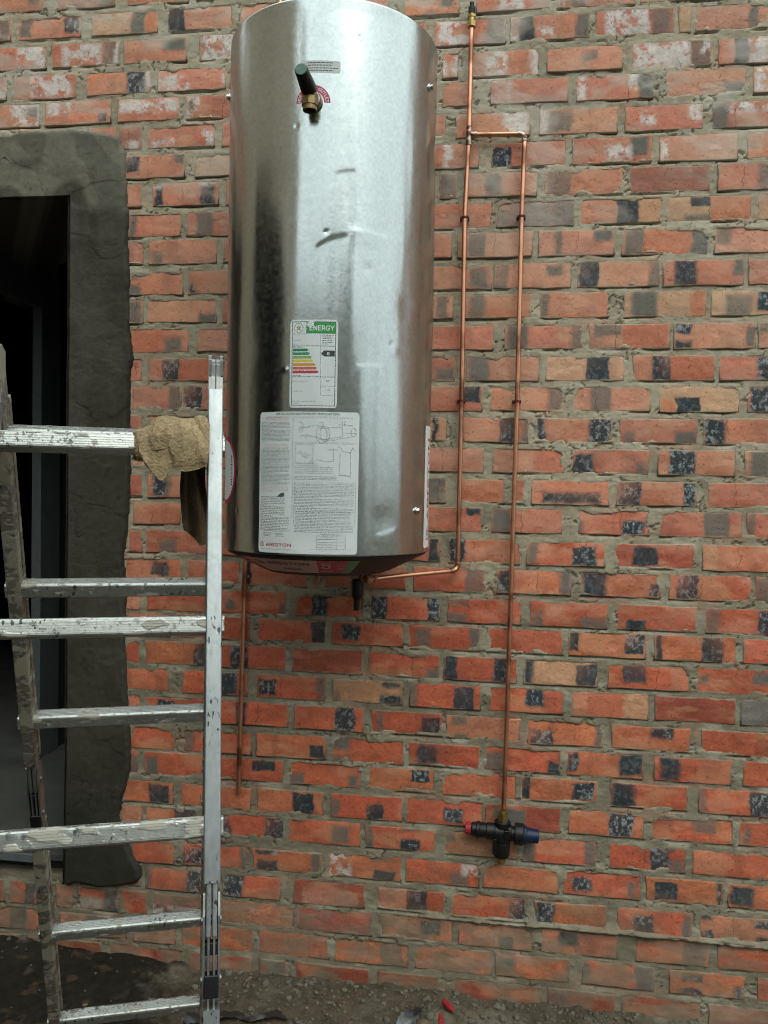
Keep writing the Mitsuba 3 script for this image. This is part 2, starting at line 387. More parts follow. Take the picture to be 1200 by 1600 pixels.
29 0.667 0.878 0.3380 O k0.02,0.31,0.1,0.9
30 -1.017 -0.837 0.2454 R g0,0.09,0,1 k0.72,0.98,0,1
30 -0.776 -0.596 0.2451 R k0.02,0.36,0,1
30 -0.556 -0.344 0.2448 D p0.12,0.9,0,0.7
30 -0.306 -0.112 0.2445 R k0.45,0.74,0,1 p0.02,0.43,0,1
30 -0.093 0.121 0.2442 R k0.77,0.99,0,1
30 0.144 0.345 0.2439 O k0.01,0.29,0,1
30 0.372 0.575 0.2437 R k0.23,0.49,0.1,0.8 g0.88,1,0,1
30 0.593 0.804 0.2437 P k0.01,0.17,0.75,1 k0.01,0.17,0,0.35 k0.71,0.91,0.6,0.9 k0.71,0.91,0,0.3
31 -1.543 -1.480 0.1637 R
31 -1.461 -1.369 0.1637 R k0.52,0.92,0,1
31 -1.307 -1.254 0.1637 P
31 -1.230 -1.105 0.1637 R k0.61,0.97,0,1 w0,0.56,0,0.5
31 -1.096 -1.014 0.1637 R
31 -0.996 -0.802 0.1637 D w0.01,0.98,0,0.5
31 -0.779 -0.555 0.1638 P
31 -0.539 -0.321 0.1638 M
31 -0.299 -0.086 0.1638 P g0,0.07,0,1 k0.58,0.82,0.3,0.8
31 -0.069 0.144 0.1639 P g0.55,0.72,0,0.5
31 0.164 0.376 0.1639 P k0.24,0.49,0.4,1
31 0.426 0.622 0.1639 R g0.66,0.97,0,1
31 0.644 0.834 0.1639 R
32 -1.568 -1.366 0.0804 O k0.53,0.8,0,1
32 -1.292 -1.076 0.0804 P k0.42,0.65,0,1
32 -1.055 -0.919 0.0804 P
32 -0.900 -0.678 0.0807 O
32 -0.662 -0.449 0.0811 O
32 -0.429 -0.211 0.0814 O g0.63,0.91,0,1
32 -0.192 0.030 0.0818 O
32 0.039 0.247 0.0822 O g0.02,0.25,0.3,0.8 g0.93,1,0,1
32 0.282 0.477 0.0825 O g0,0.1,0.2,0.9 r0.16,0.69,0,1 g0.72,0.99,0,1
32 0.518 0.717 0.0825 O k0.16,0.45,0.6,0.9 k0.16,0.45,0,0.3 k0.87,0.99,0,0.5
32 0.751 0.936 0.0825 R
33 -1.645 -1.413 -0.0046 D
33 -1.384 -1.159 -0.0046 D
33 -1.131 -0.904 -0.0046 D
33 -0.877 -0.684 -0.0046 D
33 -0.657 -0.577 -0.0046 D g0.25,0.94,0,1
33 -0.544 -0.326 -0.0046 D
33 -0.303 -0.122 -0.0046 D
33 -0.080 0.166 -0.0046 D
33 0.187 0.375 -0.0046 D g0.02,0.31,0,1
33 0.393 0.605 -0.0046 D
33 0.626 0.840 -0.0046 D
"""
# course, left, right, height, tone, marks (kind, extent along and up the face)
BRICKS = []
BRICK_H = 0.0690
for line in BRICK_TABLE.strip().splitlines():
    e = line.split(); ms = []
    for s in e[5:]:
        a = [float(v) for v in s[1:].split(',')]; ms.append((s[0], *a))
    BRICKS.append((int(e[0]), float(e[1]), float(e[2]), float(e[3]), e[4], ms))
# brick colour tables, read by the brick material through uv (u = brick number + place along the brick)
_rng = np.random.default_rng(3)
def tone_rgb(t):
    c = np.array(TONES[t]); return c * (0.90 + 0.20 * _rng.random()) * (1 + (_rng.random(3) - .5) * 0.08)
NM = 4
def build_tables(bricks):
    n = len(bricks)
    base, size = np.zeros((n, 3)), np.zeros(n)
    mk = np.zeros((n, NM, 9))                                # s0 s1 v0 v1 r g b strength kind
    mk[..., 0] = 9; mk[..., 1] = 9.5
    for i, (k, x0, x1, z, t, ms) in enumerate(bricks):
        base[i], size[i] = tone_rgb(t), x1 - x0
        for j, (kind, a0, a1, b0, b1) in enumerate(ms[:NM]):
            if kind in MARK: c, s = MARK[kind]
            else: c, s = TONES[kind], .8
            if kind == 'k': s *= .93 + .07 * _rng.random()
            if kind == 'g': s *= .75 + .35 * _rng.random()
            mk[i, j] = (a0, a1, b0, b1, *c, s, {'k': 1, 'g': .5, 'w': 2}.get(kind, 0))
    return base, size, mk
def make_bricks():
    """the bricks of the photograph, then the courses behind the heater and outside the frame"""
    seen, hidden = [], []
    for b in BRICKS:
        z, x0, x1 = b[3], b[1], b[2]
        top = 2.897 - (x0 + 1.51) / 2.21 * 0.138
        behind = x0 > -.60 and x1 < -.155 and 1.33 < z
        (seen if z - .03 < top and not behind else hidden).append(b)
    z0 = 2.8004
    for k in range(-6, 36):
        z = z0 - .085 * k
        row = sorted([(b[1], b[2]) for b in BRICKS if b[0] == k])
        if 4 <= k <= 30: row = sorted(row + [(-2.2, -1.10)])
        if not row: row = []
        x = -2.70 - (.11 if k % 2 else 0)
        ends = row + [(3.3, 3.3)]
        for a, b in ends:
            while a - x > .03:
                w = min(.213, a - .018 - x)
                if w > .02: hidden.append((k, x, x + w, z + (RNG.random() - .5) * .004, RNG.choice(list('ORPOR')), [('k', .6, .85, .1, .9)] if RNG.random() < .45 else []))
                x += w + .019
            x = max(x, b + .019)
    return seen, hidden
SEEN, HIDDEN = make_bricks()
ALL = SEEN + HIDDEN
tb, ts, tm = build_tables(ALL)
_F = lambda a: mi.Float(np.ascontiguousarray(a, dtype=np.float32).ravel())
TB, TS, TM = _F(tb), _F(ts), _F(tm)
def G(t, i): return dr.gather(mi.Float, t, mi.UInt32(i))
def mud(p):
    """splashes of dried mud on the lowest courses"""
    n = fbm(p.x * 6, p.z * 9, 2.0)
    return smoothstep(.50, .02, p.z + (n - .5) * .35) * smoothstep(.30, .70, fbm(p.x * 17, p.z * 23, 5.0))
def lime(p):
    """pale mortar haze left on the highest courses"""
    return smoothstep(1.9, 2.6, p.z) * smoothstep(.47, .72, fbm(p.x * 9, p.z * 16, 9.0))
def mortar_tone(p):
    n1, n2 = fbm(p.x * 7, p.z * 11, 1.0), fbm(p.x * 90, p.z * 120, 4.0)
    c = mi.Color3f(MORTAR) * (.76 + .48 * n1) * (.80 + .40 * n2)
    c = c * (.66 + .34 * smoothstep(.75, 1.55, p.z + (n1 - .5) * .8))  # weaker light low on the wall, put into the mortar colour
    c = mix(c, (.33, .30, .235), .6 * smoothstep(.52, .75, fbm(p.x * 13, p.z * 30, 7.0)))
    return c
def brick_color(p, n, uv):
    k = dr.clip(dr.floor(uv.x), 0, len(ALL) - 1); ki = mi.Int32(k)
    s, v = dr.clip((uv.x - k - .1) / .8, 0, 1), dr.clip((uv.y - .1) / .8, 0, 1)
    L = G(TS, ki)
    X, Z = s * L, v * BRICK_H
    c = mi.Color3f(G(TB, ki * 3), G(TB, ki * 3 + 1), G(TB, ki * 3 + 2))
    a, b = p.x + k * .37, p.z
    n1, n2, n3 = fbm(a * 16, b * 34, k), fbm(a * 170, b * 210, 3.0), noise(a * 420, b * 420)
    c = c * (.72 + .56 * n1) * (.74 + .52 * n2)
    c = mix(c, (.43, .205, .115), .55 * smoothstep(.52, .74, fbm(a * 11 + 40, b * 26, k)))
    c = mix(c, mi.Color3f(.24, .07, .045), .5 * smoothstep(.56, .8, fbm(a * 21 + 9, b * 13, k)))
    # pale veil: hazy, brighter light on the upper courses put into the colour
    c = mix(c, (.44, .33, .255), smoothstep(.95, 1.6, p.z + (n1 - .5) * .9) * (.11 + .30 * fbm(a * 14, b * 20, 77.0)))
    wx, wz = (fbm(a * 34, b * 34, 11.0) - .5) * .017, (fbm(a * 34, b * 34, 21.0) - .5) * .017
    for j in range(NM):
        o = ki * (NM * 9) + j * 9
        s0, s1, v0, v1 = G(TM, o) * L, G(TM, o + 1) * L, G(TM, o + 2) * BRICK_H, G(TM, o + 3) * BRICK_H
        col = mi.Color3f(G(TM, o + 4), G(TM, o + 5), G(TM, o + 6)); st, kind = G(TM, o + 7), G(TM, o + 8)
        h1, h2, h3 = cell_rand(k, j, 11.0), cell_rand(k, j, 12.0), cell_rand(k, j, 13.0)
        soft = dr.select(kind > 1.5, .010, dr.select(kind > .75, .0028 + .0065 * h1 * h1, .004 + .006 * h1))
        fade = dr.select(h2 > .55, 1 - 1.0 * h3 * dr.clip((dr.select(h1 > .5, X - s0, s1 - X)) / dr.maximum(s1 - s0, .004), 0, 1) * dr.clip((Z - v0) / dr.maximum(v1 - v0, .004), 0, 1), 1.0)
        m = smoothstep(-soft, soft, X + wx - s0) * smoothstep(-soft, soft, s1 - X - wx) * smoothstep(-soft, soft, Z + wz - v0) * smoothstep(-soft, soft, v1 - Z - wz)
        ash = smoothstep(.47, .72, .75 * fbm(a * 130, b * 105, 31.0) + .25 * noise(a * 480, b * 400)) * (.25 + .75 * smoothstep(.35, .75, h3 * .75 + .35 * fbm(a * 40, b * 40, 2.0)))
        col = dr.select(kind > .75, mix(col, (.25, .27, .275), .8 * ash), col) * (.8 + .4 * n2)
        blot = smoothstep(.36, .55, fbm(a * 32, b * 32, 41.0) * .7 + fbm(a * 140, b * 140, 5.0) * .3)
        m = m * dr.select(kind > 1.5, 1.0, fade) * st * dr.select(kind > 1.5, blot, dr.select(kind > .75, .96 + .10 * n1, dr.select(kind > .4, .82 + .26 * n1, .6 + .5 * n1)))
        # burnt marks have a paler ring
        c = dr.select(kind > .4, mix(c, c * .72 + mi.Color3f(.03, .02, .015), smoothstep(-.012, .0, dr.minimum(dr.minimum(X - s0, s1 - X), dr.minimum(Z - v0, v1 - Z))) * .5 * dr.select(kind < 1.5, 1.0, 0.0)), c)
        c = mix(c, col, dr.clip(m, 0, 1))
    cx = L * (.25 + .5 * cell_rand(k, 3.0, 1.0)) + (fbm(b * 70, k, 1.0) - .5) * .016
    c = c * (1 - .75 * smoothstep(.0011, .0003, dr.abs(X - cx)) * dr.select(cell_rand(k, 5.0, 2.0) > .62, 1.0, 0.0) * smoothstep(.42, .52, fbm(b * 24, k * 1.3, 4.0)))
    c = c * (1 - .45 * smoothstep(.84, .93, noise(a * 260, b * 260, 8.0)))
    d = dr.minimum(dr.minimum(X, L - X), dr.minimum(Z, BRICK_H - Z))
    e = smoothstep(.0045, .0005, d + (fbm(a * 50, b * 50, 15.0) - .5) * .010)
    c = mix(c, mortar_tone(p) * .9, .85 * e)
    c = mix(c, (.38, .345, .30), .55 * lime(p))
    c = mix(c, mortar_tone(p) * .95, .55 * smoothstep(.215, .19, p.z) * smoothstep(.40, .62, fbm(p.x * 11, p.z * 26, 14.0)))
    c = mix(c, mi.Color3f(.155, .128, .088) * (.8 + .4 * n2), .62 * mud(p))
    return c
def brick_bump(p, n, uv):
    return fbm(p.x * 150, p.z * 150, p.y * 150) * .0016 + fbm(p.x * 45, p.z * 60, 2.0) * .0022 + fbm(p.x * 18, p.z * 22, 6.0) * .002
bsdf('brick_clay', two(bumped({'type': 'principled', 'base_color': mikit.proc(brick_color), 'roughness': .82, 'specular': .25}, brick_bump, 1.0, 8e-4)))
def mortar_color(p, n, uv):
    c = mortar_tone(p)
    red = smoothstep(.60, .74, fbm(p.x * 12 + 31, p.z * 22, 3.0))
    c = mix(c, (.30, .15, .10), .30 * red)
    c = c * (1 - .45 * smoothstep(.84, .92, noise(p.x * 260, p.z * 260)))
    c = c * (1 - .8 * smoothstep(.010, .003, dr.abs(fbm(p.x * 14, p.z * 30, 12.0) - .5)) * smoothstep(.56, .66, fbm(p.x * 10 + 7, p.z * 12, 3.0)))
    c = mix(c, (.36, .34, .29), .5 * lime(p))
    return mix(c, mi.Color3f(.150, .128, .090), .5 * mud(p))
def mortar_bump(p, n, uv):
    return fbm(p.x * 210, p.z * 210, p.y * 210) * .0018 + fbm(p.x * 40, p.z * 90, 1.0) * .0022
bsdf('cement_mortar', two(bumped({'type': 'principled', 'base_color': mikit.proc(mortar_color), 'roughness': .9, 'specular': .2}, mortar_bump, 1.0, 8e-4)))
def plaster_color(p, n, uv):
    a = p.x + p.y * .7
    n1, n2 = fbm(a * 4.0, p.z * 3.2, 3.0), fbm(a * 80, p.z * 80, 1.0)
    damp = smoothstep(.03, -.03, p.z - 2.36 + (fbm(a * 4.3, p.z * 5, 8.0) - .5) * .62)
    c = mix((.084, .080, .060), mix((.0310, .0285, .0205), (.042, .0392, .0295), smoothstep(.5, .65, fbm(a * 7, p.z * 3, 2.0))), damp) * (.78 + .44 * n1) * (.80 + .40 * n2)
    c = c * (1 - .8 * smoothstep(.007, .002, dr.abs(fbm(a * 9 + 3, p.z * 6, 12.0) - .5)) * smoothstep(.66, .76, fbm(a * 6 + 7, p.z * 6, 3.0)))
    c = c * (1 - .35 * smoothstep(.90, .96, noise(a * 95, p.z * 95, 4.0)))
    c = mix(c, c * 1.55, smoothstep(.52, .55, fbm(a * 7 + 20, p.z * 6 + a * 5, 6.0)) * smoothstep(1.9, 2.35, p.z) * .7)
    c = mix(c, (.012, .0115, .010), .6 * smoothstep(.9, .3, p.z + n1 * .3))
    return c
def plaster_bump(p, n, uv):
    a = p.x + p.y * .7
    sweep = fbm(a * 9 + p.z * 5, p.z * 18 - a * 6, 1.0)
    return fbm(a * 150, p.z * 150) * .0012 + sweep * .006 + smoothstep(.52, .56, fbm(a * 6, p.z * 7, 5.0)) * .0015
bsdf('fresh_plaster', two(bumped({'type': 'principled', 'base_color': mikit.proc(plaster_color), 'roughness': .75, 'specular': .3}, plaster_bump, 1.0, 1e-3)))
def soil_color(p, n, uv):
    n1, n2, n3 = fbm(p.x * 5, p.y * 5, 2.0), fbm(p.x * 60, p.y * 60, 3.0), fbm(p.x * 260, p.y * 260, 1.0)
    c = mix((.058, .048, .033), (.105, .092, .068), smoothstep(.35, .65, n1)) * (.6 + .8 * n2) * (.7 + .6 * n3)
    wet = smoothstep(-.86, -1.02, p.x + (n1 - .5) * .3 + (n2 - .5) * .1)
    c = mix(c, mi.Color3f(.0075, .0065, .0050) * (.6 + .8 * n2), .9 * wet)
    c = mix(c, (.10, .062, .036), .35 * smoothstep(.64, .78, fbm(p.x * 22 + 5, p.y * 22, 6.0)))
    return c
bsdf('yard_soil', two(bumped({'type': 'principled', 'base_color': mikit.proc(soil_color), 'roughness': .95, 'specular': .15},
                             lambda p, n, uv: fbm(p.x * 180, p.y * 180) * .004 + fbm(p.x * 50, p.y * 50) * .006, 1.0, 1e-3)))
bsdf('grey_concrete', plain((.28, .27, .245), .9, .2))
bsdf('roof_tile', plain((.05, .048, .046), .8, .3))
def taupe_color(p, n, uv): return mi.Color3f(.34, .275, .205) * (.8 + .4 * fbm(p.y * 3, p.z * 3, p.x))
bsdf('house_plaster', two({'type': 'principled', 'base_color': mikit.proc(taupe_color), 'roughness': .9, 'specular': .2}))
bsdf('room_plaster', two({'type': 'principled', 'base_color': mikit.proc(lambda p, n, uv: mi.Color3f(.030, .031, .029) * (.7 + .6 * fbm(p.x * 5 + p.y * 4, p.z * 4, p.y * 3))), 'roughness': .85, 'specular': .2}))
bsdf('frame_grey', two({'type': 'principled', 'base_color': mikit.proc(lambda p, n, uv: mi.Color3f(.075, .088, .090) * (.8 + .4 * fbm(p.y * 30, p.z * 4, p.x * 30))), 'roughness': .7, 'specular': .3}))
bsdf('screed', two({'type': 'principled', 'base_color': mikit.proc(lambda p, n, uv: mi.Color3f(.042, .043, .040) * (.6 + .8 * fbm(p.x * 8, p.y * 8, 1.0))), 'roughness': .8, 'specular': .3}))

# metals
def galv_color(p, n, uv):
    sp = fbm(p.x * 160 + p.y * 90, p.z * 190, p.y * 160)
    return mi.Color3f(.430, .466, .456) * (.84 + .32 * sp) * (.95 + .1 * fbm(p.x * 7, p.z * 3, p.y * 7))
def galv_rough(p, n, uv):
    return .10 + .15 * fbm(p.x * 120, p.z * 150, p.y * 120) + .08 * fbm(p.x * 5, p.z * 3, p.y * 5)
def galv_bump(p, n, uv):
    return fbm(p.x * 260, p.z * 300, p.y * 260) * .00010 + fbm(p.x * 130, p.z * 140, p.y * 130) * .00009 + fbm(p.x * 30, p.z * 14, p.y * 30) * .00010
bsdf('galvanised', two(bumped({'type': 'principled', 'base_color': mikit.proc(galv_color), 'metallic': 1.0, 'roughness': mikit.proc(galv_rough), 'specular': .5}, galv_bump, 1.0, 8e-4)))
def splat(p, lo, hi, f=38.0):
    """crusts of spilt plaster"""
    return smoothstep(lo, hi, fbm(p.x * f * .6, p.y * f * .6, p.z * f)) 
def alu(name, col, lo, dirt, rough=.34):
    def mask(p): return dr.maximum(splat(p, lo, lo + .05), .85 * smoothstep(lo + .06, lo + .10, fbm(p.x * 170, p.y * 170, p.z * 150)))
    def color(p, n, uv):
        m = mask(p); g = fbm(p.x * 11, p.y * 11, p.z * 9)
        blk = smoothstep(lo + .045, lo + .075, fbm(p.x * 26 + 11, p.y * 26, p.z * 21 + 3))
        c = mi.Color3f(col) * (.82 + .36 * g) * (.84 + .32 * fbm(p.x * 200, p.y * 200, p.z * 25))
        c = c * (1 - .8 * smoothstep(.62, .70, fbm(p.x * 240, p.y * 240, p.z * 70)) * smoothstep(.48, .60, fbm(p.x * 20, p.y * 20, p.z * 9 + 4)))
        d = mix(dirt, mi.Color3f(dirt) * .55, blk)
        return mix(c, d, m)
    bsdf(name, two(bumped({'type': 'principled', 'base_color': mikit.proc(color), 'metallic': mikit.proc(lambda p, n, uv: .92 * (1 - mask(p))),
                    'roughness': mikit.proc(lambda p, n, uv: rough + .10 * fbm(p.x * 40, p.y * 40, p.z * 30) + .45 * mask(p)), 'specular': .4},
                    lambda p, n, uv: mask(p) * .0009 + fbm(p.x * 140, p.y * 140, p.z * 140) * .00022, 1.0, 8e-4)))
alu('clean_aluminium', (.31, .335, .345), .77, (.075, .075, .07), .40)
alu('spattered_aluminium', (.345, .355, .34), .61, (.28, .27, .225), .36)
alu('dirty_aluminium', (.23, .215, .18), .50, (.15, .135, .10), .50)
bsdf('hinge_steel', two({'type': 'principled', 'base_color': mikit.proc(lambda p, n, uv: mi.Color3f(.19, .20, .20) * (.55 + .8 * fbm(p.x * 40, p.y * 40, p.z * 40))), 'metallic': .85, 'roughness': .42}))
bsdf('copper', two({'type': 'principled', 'base_color': mikit.proc(lambda p, n, uv: mix((.60, .295, .185), (.26, .11, .065), smoothstep(.48, .72, fbm(p.x * 25, p.y * 25, p.z * 14)))), 'metallic': .95,
                    'roughness': mikit.proc(lambda p, n, uv: .24 + .22 * fbm(p.x * 50, p.y * 50, p.z * 30))}))
bsdf('solder', two({'type': 'principled', 'base_color': mikit.proc(lambda p, n, uv: mix((.42, .30, .24), (.09, .05, .035), smoothstep(.45, .6, fbm(p.x * 90, p.y * 90, p.z * 90)))), 'metallic': .9, 'roughness': .35}))
bsdf('brass', two({'type': 'principled', 'base_color': mikit.proc(lambda p, n, uv: mi.Color3f(.36, .255, .095) * (.65 + .5 * fbm(p.x * 80, p.y * 80, p.z * 80))), 'metallic': .9, 'roughness': .33}))
bsdf('old_brass', two({'type': 'principled', 'base_color': mikit.proc(lambda p, n, uv: mi.Color3f(.21, .155, .068) * (.6 + .6 * fbm(p.x * 80, p.y * 80, p.z * 80))), 'metallic': .85, 'roughness': .42}))
bsdf('thread_metal', two({'type': 'principled', 'base_color': mikit.proc(lambda p, n, uv: mi.Color3f(.16, .125, .095) * (.4 + fbm(p.x * 120, p.y * 120, p.z * 120))), 'metallic': .7, 'roughness': .5}))
bsdf('bright_steel', plain((.50, .51, .50), .25, .5, metallic=1.0))
bsdf('black_plastic', plain((.0045, .0045, .005), .42, .3))
bsdf('black_cap', plain((.010, .0095, .0095), .5, .3))
bsdf('dark_green_plastic', plain((.055, .110, .088), .5, .4))
bsdf('red_plastic', plain((.24, .016, .02), .5, .3))
bsdf('blue_plastic', plain((.005, .012, .038), .45, .3))
bsdf('clip_red', plain((.07, .010, .007), .5, .3))
bsdf('white_tape', plain((.40, .395, .38), .6, .3))
def pap(name, c, rough=.35): bsdf(name, plain(c, rough, .5))
pap('label_white', (.47, .505, .51)); pap('label_grey', (.36, .375, .37)); pap('ink', (.035, .04, .045)); pap('ink_faint', (.06, .066, .072)); pap('ink_red', (.30, .035, .055)); pap('ink_pale_red', (.36, .20, .215))
pap('label_red', (.31, .020, .05)); pap('label_pink', (.36, .26, .25)); pap('green_a', (.012, .15, .075)); pap('green_b', (.03, .19, .09)); pap('green_c', (.18, .27, .07)); pap('yellow_d', (.44, .37, .06))
pap('orange_e', (.44, .20, .035)); pap('red_f', (.38, .095, .06)); pap('red_g', (.34, .032, .06)); pap('header_green', (.02, .19, .045)); pap('border_green', (.06, .10, .085)); pap('dark_grey_ink', (.03, .035, .035))
def towel_color(p, n, uv):
    c = mi.Color3f(.215, .160, .092) * (.62 + .66 * fbm(p.x * 18, p.y * 18, p.z * 18)) * (.42 + 1.16 * fbm(p.x * 330, p.y * 330, p.z * 330))
    return mix(c, (.15, .11, .065), .6 * smoothstep(.58, .72, fbm(p.x * 30, p.y * 30 + 5, p.z * 30)))
towel_bump = lambda p, n, uv: fbm(p.x * 420, p.y * 420, p.z * 420) * .003
bsdf('terry_cloth', two(bumped({'type': 'principled', 'base_color': mikit.proc(towel_color), 'roughness': .95, 'sheen': .5, 'specular': .1}, towel_bump, 1.0, 5e-4)))
bsdf('dark_terry', two(bumped({'type': 'principled', 'base_color': mikit.proc(lambda p, n, uv: towel_color(p, n, uv) * .36), 'roughness': .95, 'sheen': .3, 'specular': .1}, towel_bump, 1.0, 5e-4)))  # the towel colour, evenly darker
bsdf('black_sheet', two({'type': 'principled', 'base_color': mikit.proc(lambda p, n, uv: mix((.014, .015, .016), (.10, .105, .10), smoothstep(.4, .7, fbm(p.x * 30, p.y * 30, p.z * 30)))), 'roughness': .4, 'specular': .5}))
bsdf('grey_scrap', two({'type': 'principled', 'base_color': mikit.proc(lambda p, n, uv: mix((.05, .055, .058), (.19, .19, .175), fbm(p.x * 40, p.y * 40, p.z * 40))), 'roughness': .6, 'specular': .4}))
bsdf('rubble_stone', two({'type': 'principled', 'base_color': mikit.proc(lambda p, n, uv: mix((.05, .045, .035), (.145, .13, .103), cell_rand(p.x * 60, p.y * 60, 2.0) * .45 + .55 * fbm(p.x * 45, p.y * 45, p.z * 45))), 'roughness': .9, 'specular': .2}))
bsdf('ochre_stone', two({'type': 'principled', 'base_color': mikit.proc(lambda p, n, uv: mi.Color3f(.30, .19, .07) * (.6 + .8 * fbm(p.x * 90, p.y * 90, p.z * 90))), 'roughness': .9}))
# ------------------------------------------------------------------ ground and yard
def ground_h(x, y):
    p = np.stack([x, y, np.zeros_like(x)], -1)
    near = np.exp(-np.maximum(0, -y - .05) / .25)
    return -.012 + .030 * np.clip((-.85 - x) / .5, 0, 1) * near + .018 * (meshkit.fbm(p * 5, 4, 2) - .5) + .030 * (meshkit.fbm(p * 22, 3, 6) - .5) * np.clip(near + .2, 0, 1) \
        - .012 * np.clip((x + .3) / .8, 0, 1) * near
def axis(fine0, fine1, step, far0, far1, n):
    a = np.arange(fine0, fine1 + 1e-9, step)
    return np.concatenate([fine0 - np.geomspace(step, fine0 - far0, n)[::-1], a, fine1 + np.geomspace(step, far1 - fine1, n)])
gx = axis(-1.75, 1.2, .009, -40, 40, 26)
gy = np.concatenate([-.75 - np.geomspace(.01, 45, 40)[::-1], np.arange(-.75, .06, .009)])
GX, GY = np.meshgrid(gx, gy, indexing='ij')
V, q = grid_mesh(GX, GY, ground_h(GX, GY))
obj('ground', trimesh.Trimesh(V, tri(q)[:, ::-1], process=False), 'yard_soil', smooth=True, label='bare earth yard strewn with rubble, dark and damp below the doorway', kind='structure')

# wall added to keep light off the lower bricks, and the side wing of the house, behind or beside the camera (the heater mirrors them)
t = thing('added_shade_wall', 'grey concrete wall added behind the viewer to dim the foot of the brick wall', 'wall')
ms = []
for i in range(6):
    x = -2.7 + i * 1.5
    obj('post', rbox(x - .06, x + .06, -4.68, -4.52, -.2, 2.95, .01), 'grey_concrete', t)
    for k in range(6):
        if i < 5: ms.append(rbox(x + .062, x + 1.438, -4.62, -4.57, -.05 + k * .48, .422 + k * .48, .006))
obj('panel', join(*ms), 'grey_concrete', t, kind='stuff')
t = thing('house_wing', 'brown plastered side wing of the house, beyond the left edge', 'building')
WX = -2.78
obj('wall', join(box(WX - .25, WX, -1.05, -.0, -.2, 5.4), box(WX - .25, WX, -4.7, -3.3, -.2, 5.4), box(WX - .25, WX, -3.3, -1.05, 3.05, 5.4)), 'house_plaster', t, smooth=False)
obj('room', join(box(WX - 3.0, WX - .26, -3.5, -.9, -.2, -.05), box(WX - 3.0, WX - .26, -3.5, -.9, 3.2, 3.3), box(WX - 3.1, WX - 3.0, -3.5, -.9, -.2, 3.3),
                 box(WX - 3.0, WX - .26, -3.6, -3.5, -.2, 3.3), box(WX - 3.0, WX - .26, -.9, -.8, -.2, 3.3)), 'room_plaster', t, smooth=False)

t = thing('neighbour_house', 'pale house with a dark tiled roof across the yard, behind the viewer', 'house')
obj('wall', box(.9, 9.4, -17.5, -11.5, -.2, 4.5), 'grey_concrete', t, smooth=False)
obj('roof', frame(trimesh.creation.extrude_polygon(sg.Polygon([(.5, 4.30), (5.15, 6.30), (9.8, 4.30), (9.8, 4.44), (5.15, 6.46), (.5, 4.44)]), 6.8, engine='earcut'), (0, -11.1, 0), (1, 0, 0), (0, 0, 1), (0, -1, 0)), 'roof_tile', t, smooth=False)
obj('gable', frame(trimesh.creation.extrude_polygon(sg.Polygon([(.9, 4.51), (5.15, 6.22), (9.4, 4.51)]), .2, engine='earcut'), (0, -11.5, 0), (1, 0, 0), (0, 0, 1), (0, -1, 0)), 'grey_concrete', t, smooth=False)
for x in (2.4, 5.2, 7.2): obj('window', box(x, x + 1.1, -11.52, -11.49, .9, 2.1), 'black_plastic', t, smooth=False)

# ------------------------------------------------------------------ brick wall
W = thing('brick_wall', 'face of red clay bricks in grey mortar, many bricks burnt black at one end', 'wall')
OPEN_R, OPEN_T, OPEN_B, OPEN_L = -1.275, 2.288, .218, -2.25
def brick_mesh(x0, x1, zc, i, nx=6, nz=3, face=-.0090):
    rg = np.random.default_rng(1000 + i)
    hz = BRICK_H / 2 + (rg.random() - .5) * .003
    y = face + (rg.random() - .5) * .004
    tilt, roll, sk = (rg.random() - .5) * .010, (rg.random() - .5) * .012, (rg.random() - .5) * .012
    def ring(ins, back, jit):
        s = np.concatenate([np.linspace(0, 1, nx + 1)[:-1], np.ones(nz), np.linspace(1, 0, nx + 1)[:-1], np.zeros(nz)])
        v = np.concatenate([np.zeros(nx), np.linspace(0, 1, nz + 1)[:-1], np.ones(nx), np.linspace(1, 0, nz + 1)[:-1]])
        return s, v, ins, back, jit
    L = x1 - x0; pts, uv = [], []
    jx, jz = (rg.random(2 * (nx + nz)) - .5) * .0032, (rg.random(2 * (nx + nz)) - .5) * .0032
    def put(s, v, ins, dy, jit):
        X = x0 + ins + s * (L - 2 * ins); Z = zc - hz + ins + v * (2 * hz - 2 * ins)
        if jit is not None: X, Z = X + jx, Z + jz
        Z = Z + (s - .5) * L * roll
        Y = y + dy + (s - .5) * L * tilt + (v - .5) * sk
        pts.append(np.stack([X, Y, Z], -1)); uv.append(np.stack([i + .1 + .8 * np.clip((X - x0) / L, 0, 1), .1 + .8 * np.clip((Z - zc + hz) / (2 * hz), 0, 1)], -1))
    rs, rv = ring(0, 0, 0)[:2]
    put(rs, rv, 0.0, .026, True); put(rs, rv, .0, .0022, True); put(rs, rv, .0026, 0., True)
    n = 2 * (nx + nz); F = []
    for k in (0, 1):
        for j in range(n):
            a, b, c, d = k * n + j, k * n + (j + 1) % n, (k + 1) * n + (j + 1) % n, (k + 1) * n + j
            F += [(a, b, c), (a, c, d)]
    S, Vv = np.meshgrid(np.linspace(0, 1, nx + 1)[1:-1], np.linspace(0, 1, nz + 1)[1:-1], indexing='ij')
    put(S.ravel(), Vv.ravel(), .0026, (rg.random(S.size) - .5) * .0016, None)
    def inner(a, b):
        if b == 0: return 2 * n + a
        if a == nx: return 2 * n + nx + b
        if b == nz: return 2 * n + nx + nz + (nx - a)
        if a == 0: return 2 * n + 2 * nx + nz + (nz - b)
        return 3 * n + (a - 1) * (nz - 1) + (b - 1)
    for a in range(nx):
        for b in range(nz):
            F += [(inner(a, b), inner(a + 1, b), inner(a + 1, b + 1)), (inner(a, b), inner(a + 1, b + 1), inner(a, b + 1))]
    return np.vstack(pts), np.array(F), np.vstack(uv)
for i, b in enumerate(SEEN):
    v, f, uv = brick_mesh(b[1], b[2], b[3], i)
    obj('brick', trimesh.Trimesh(v, f, process=False), 'brick_clay', W, smooth=True, uv=uv)
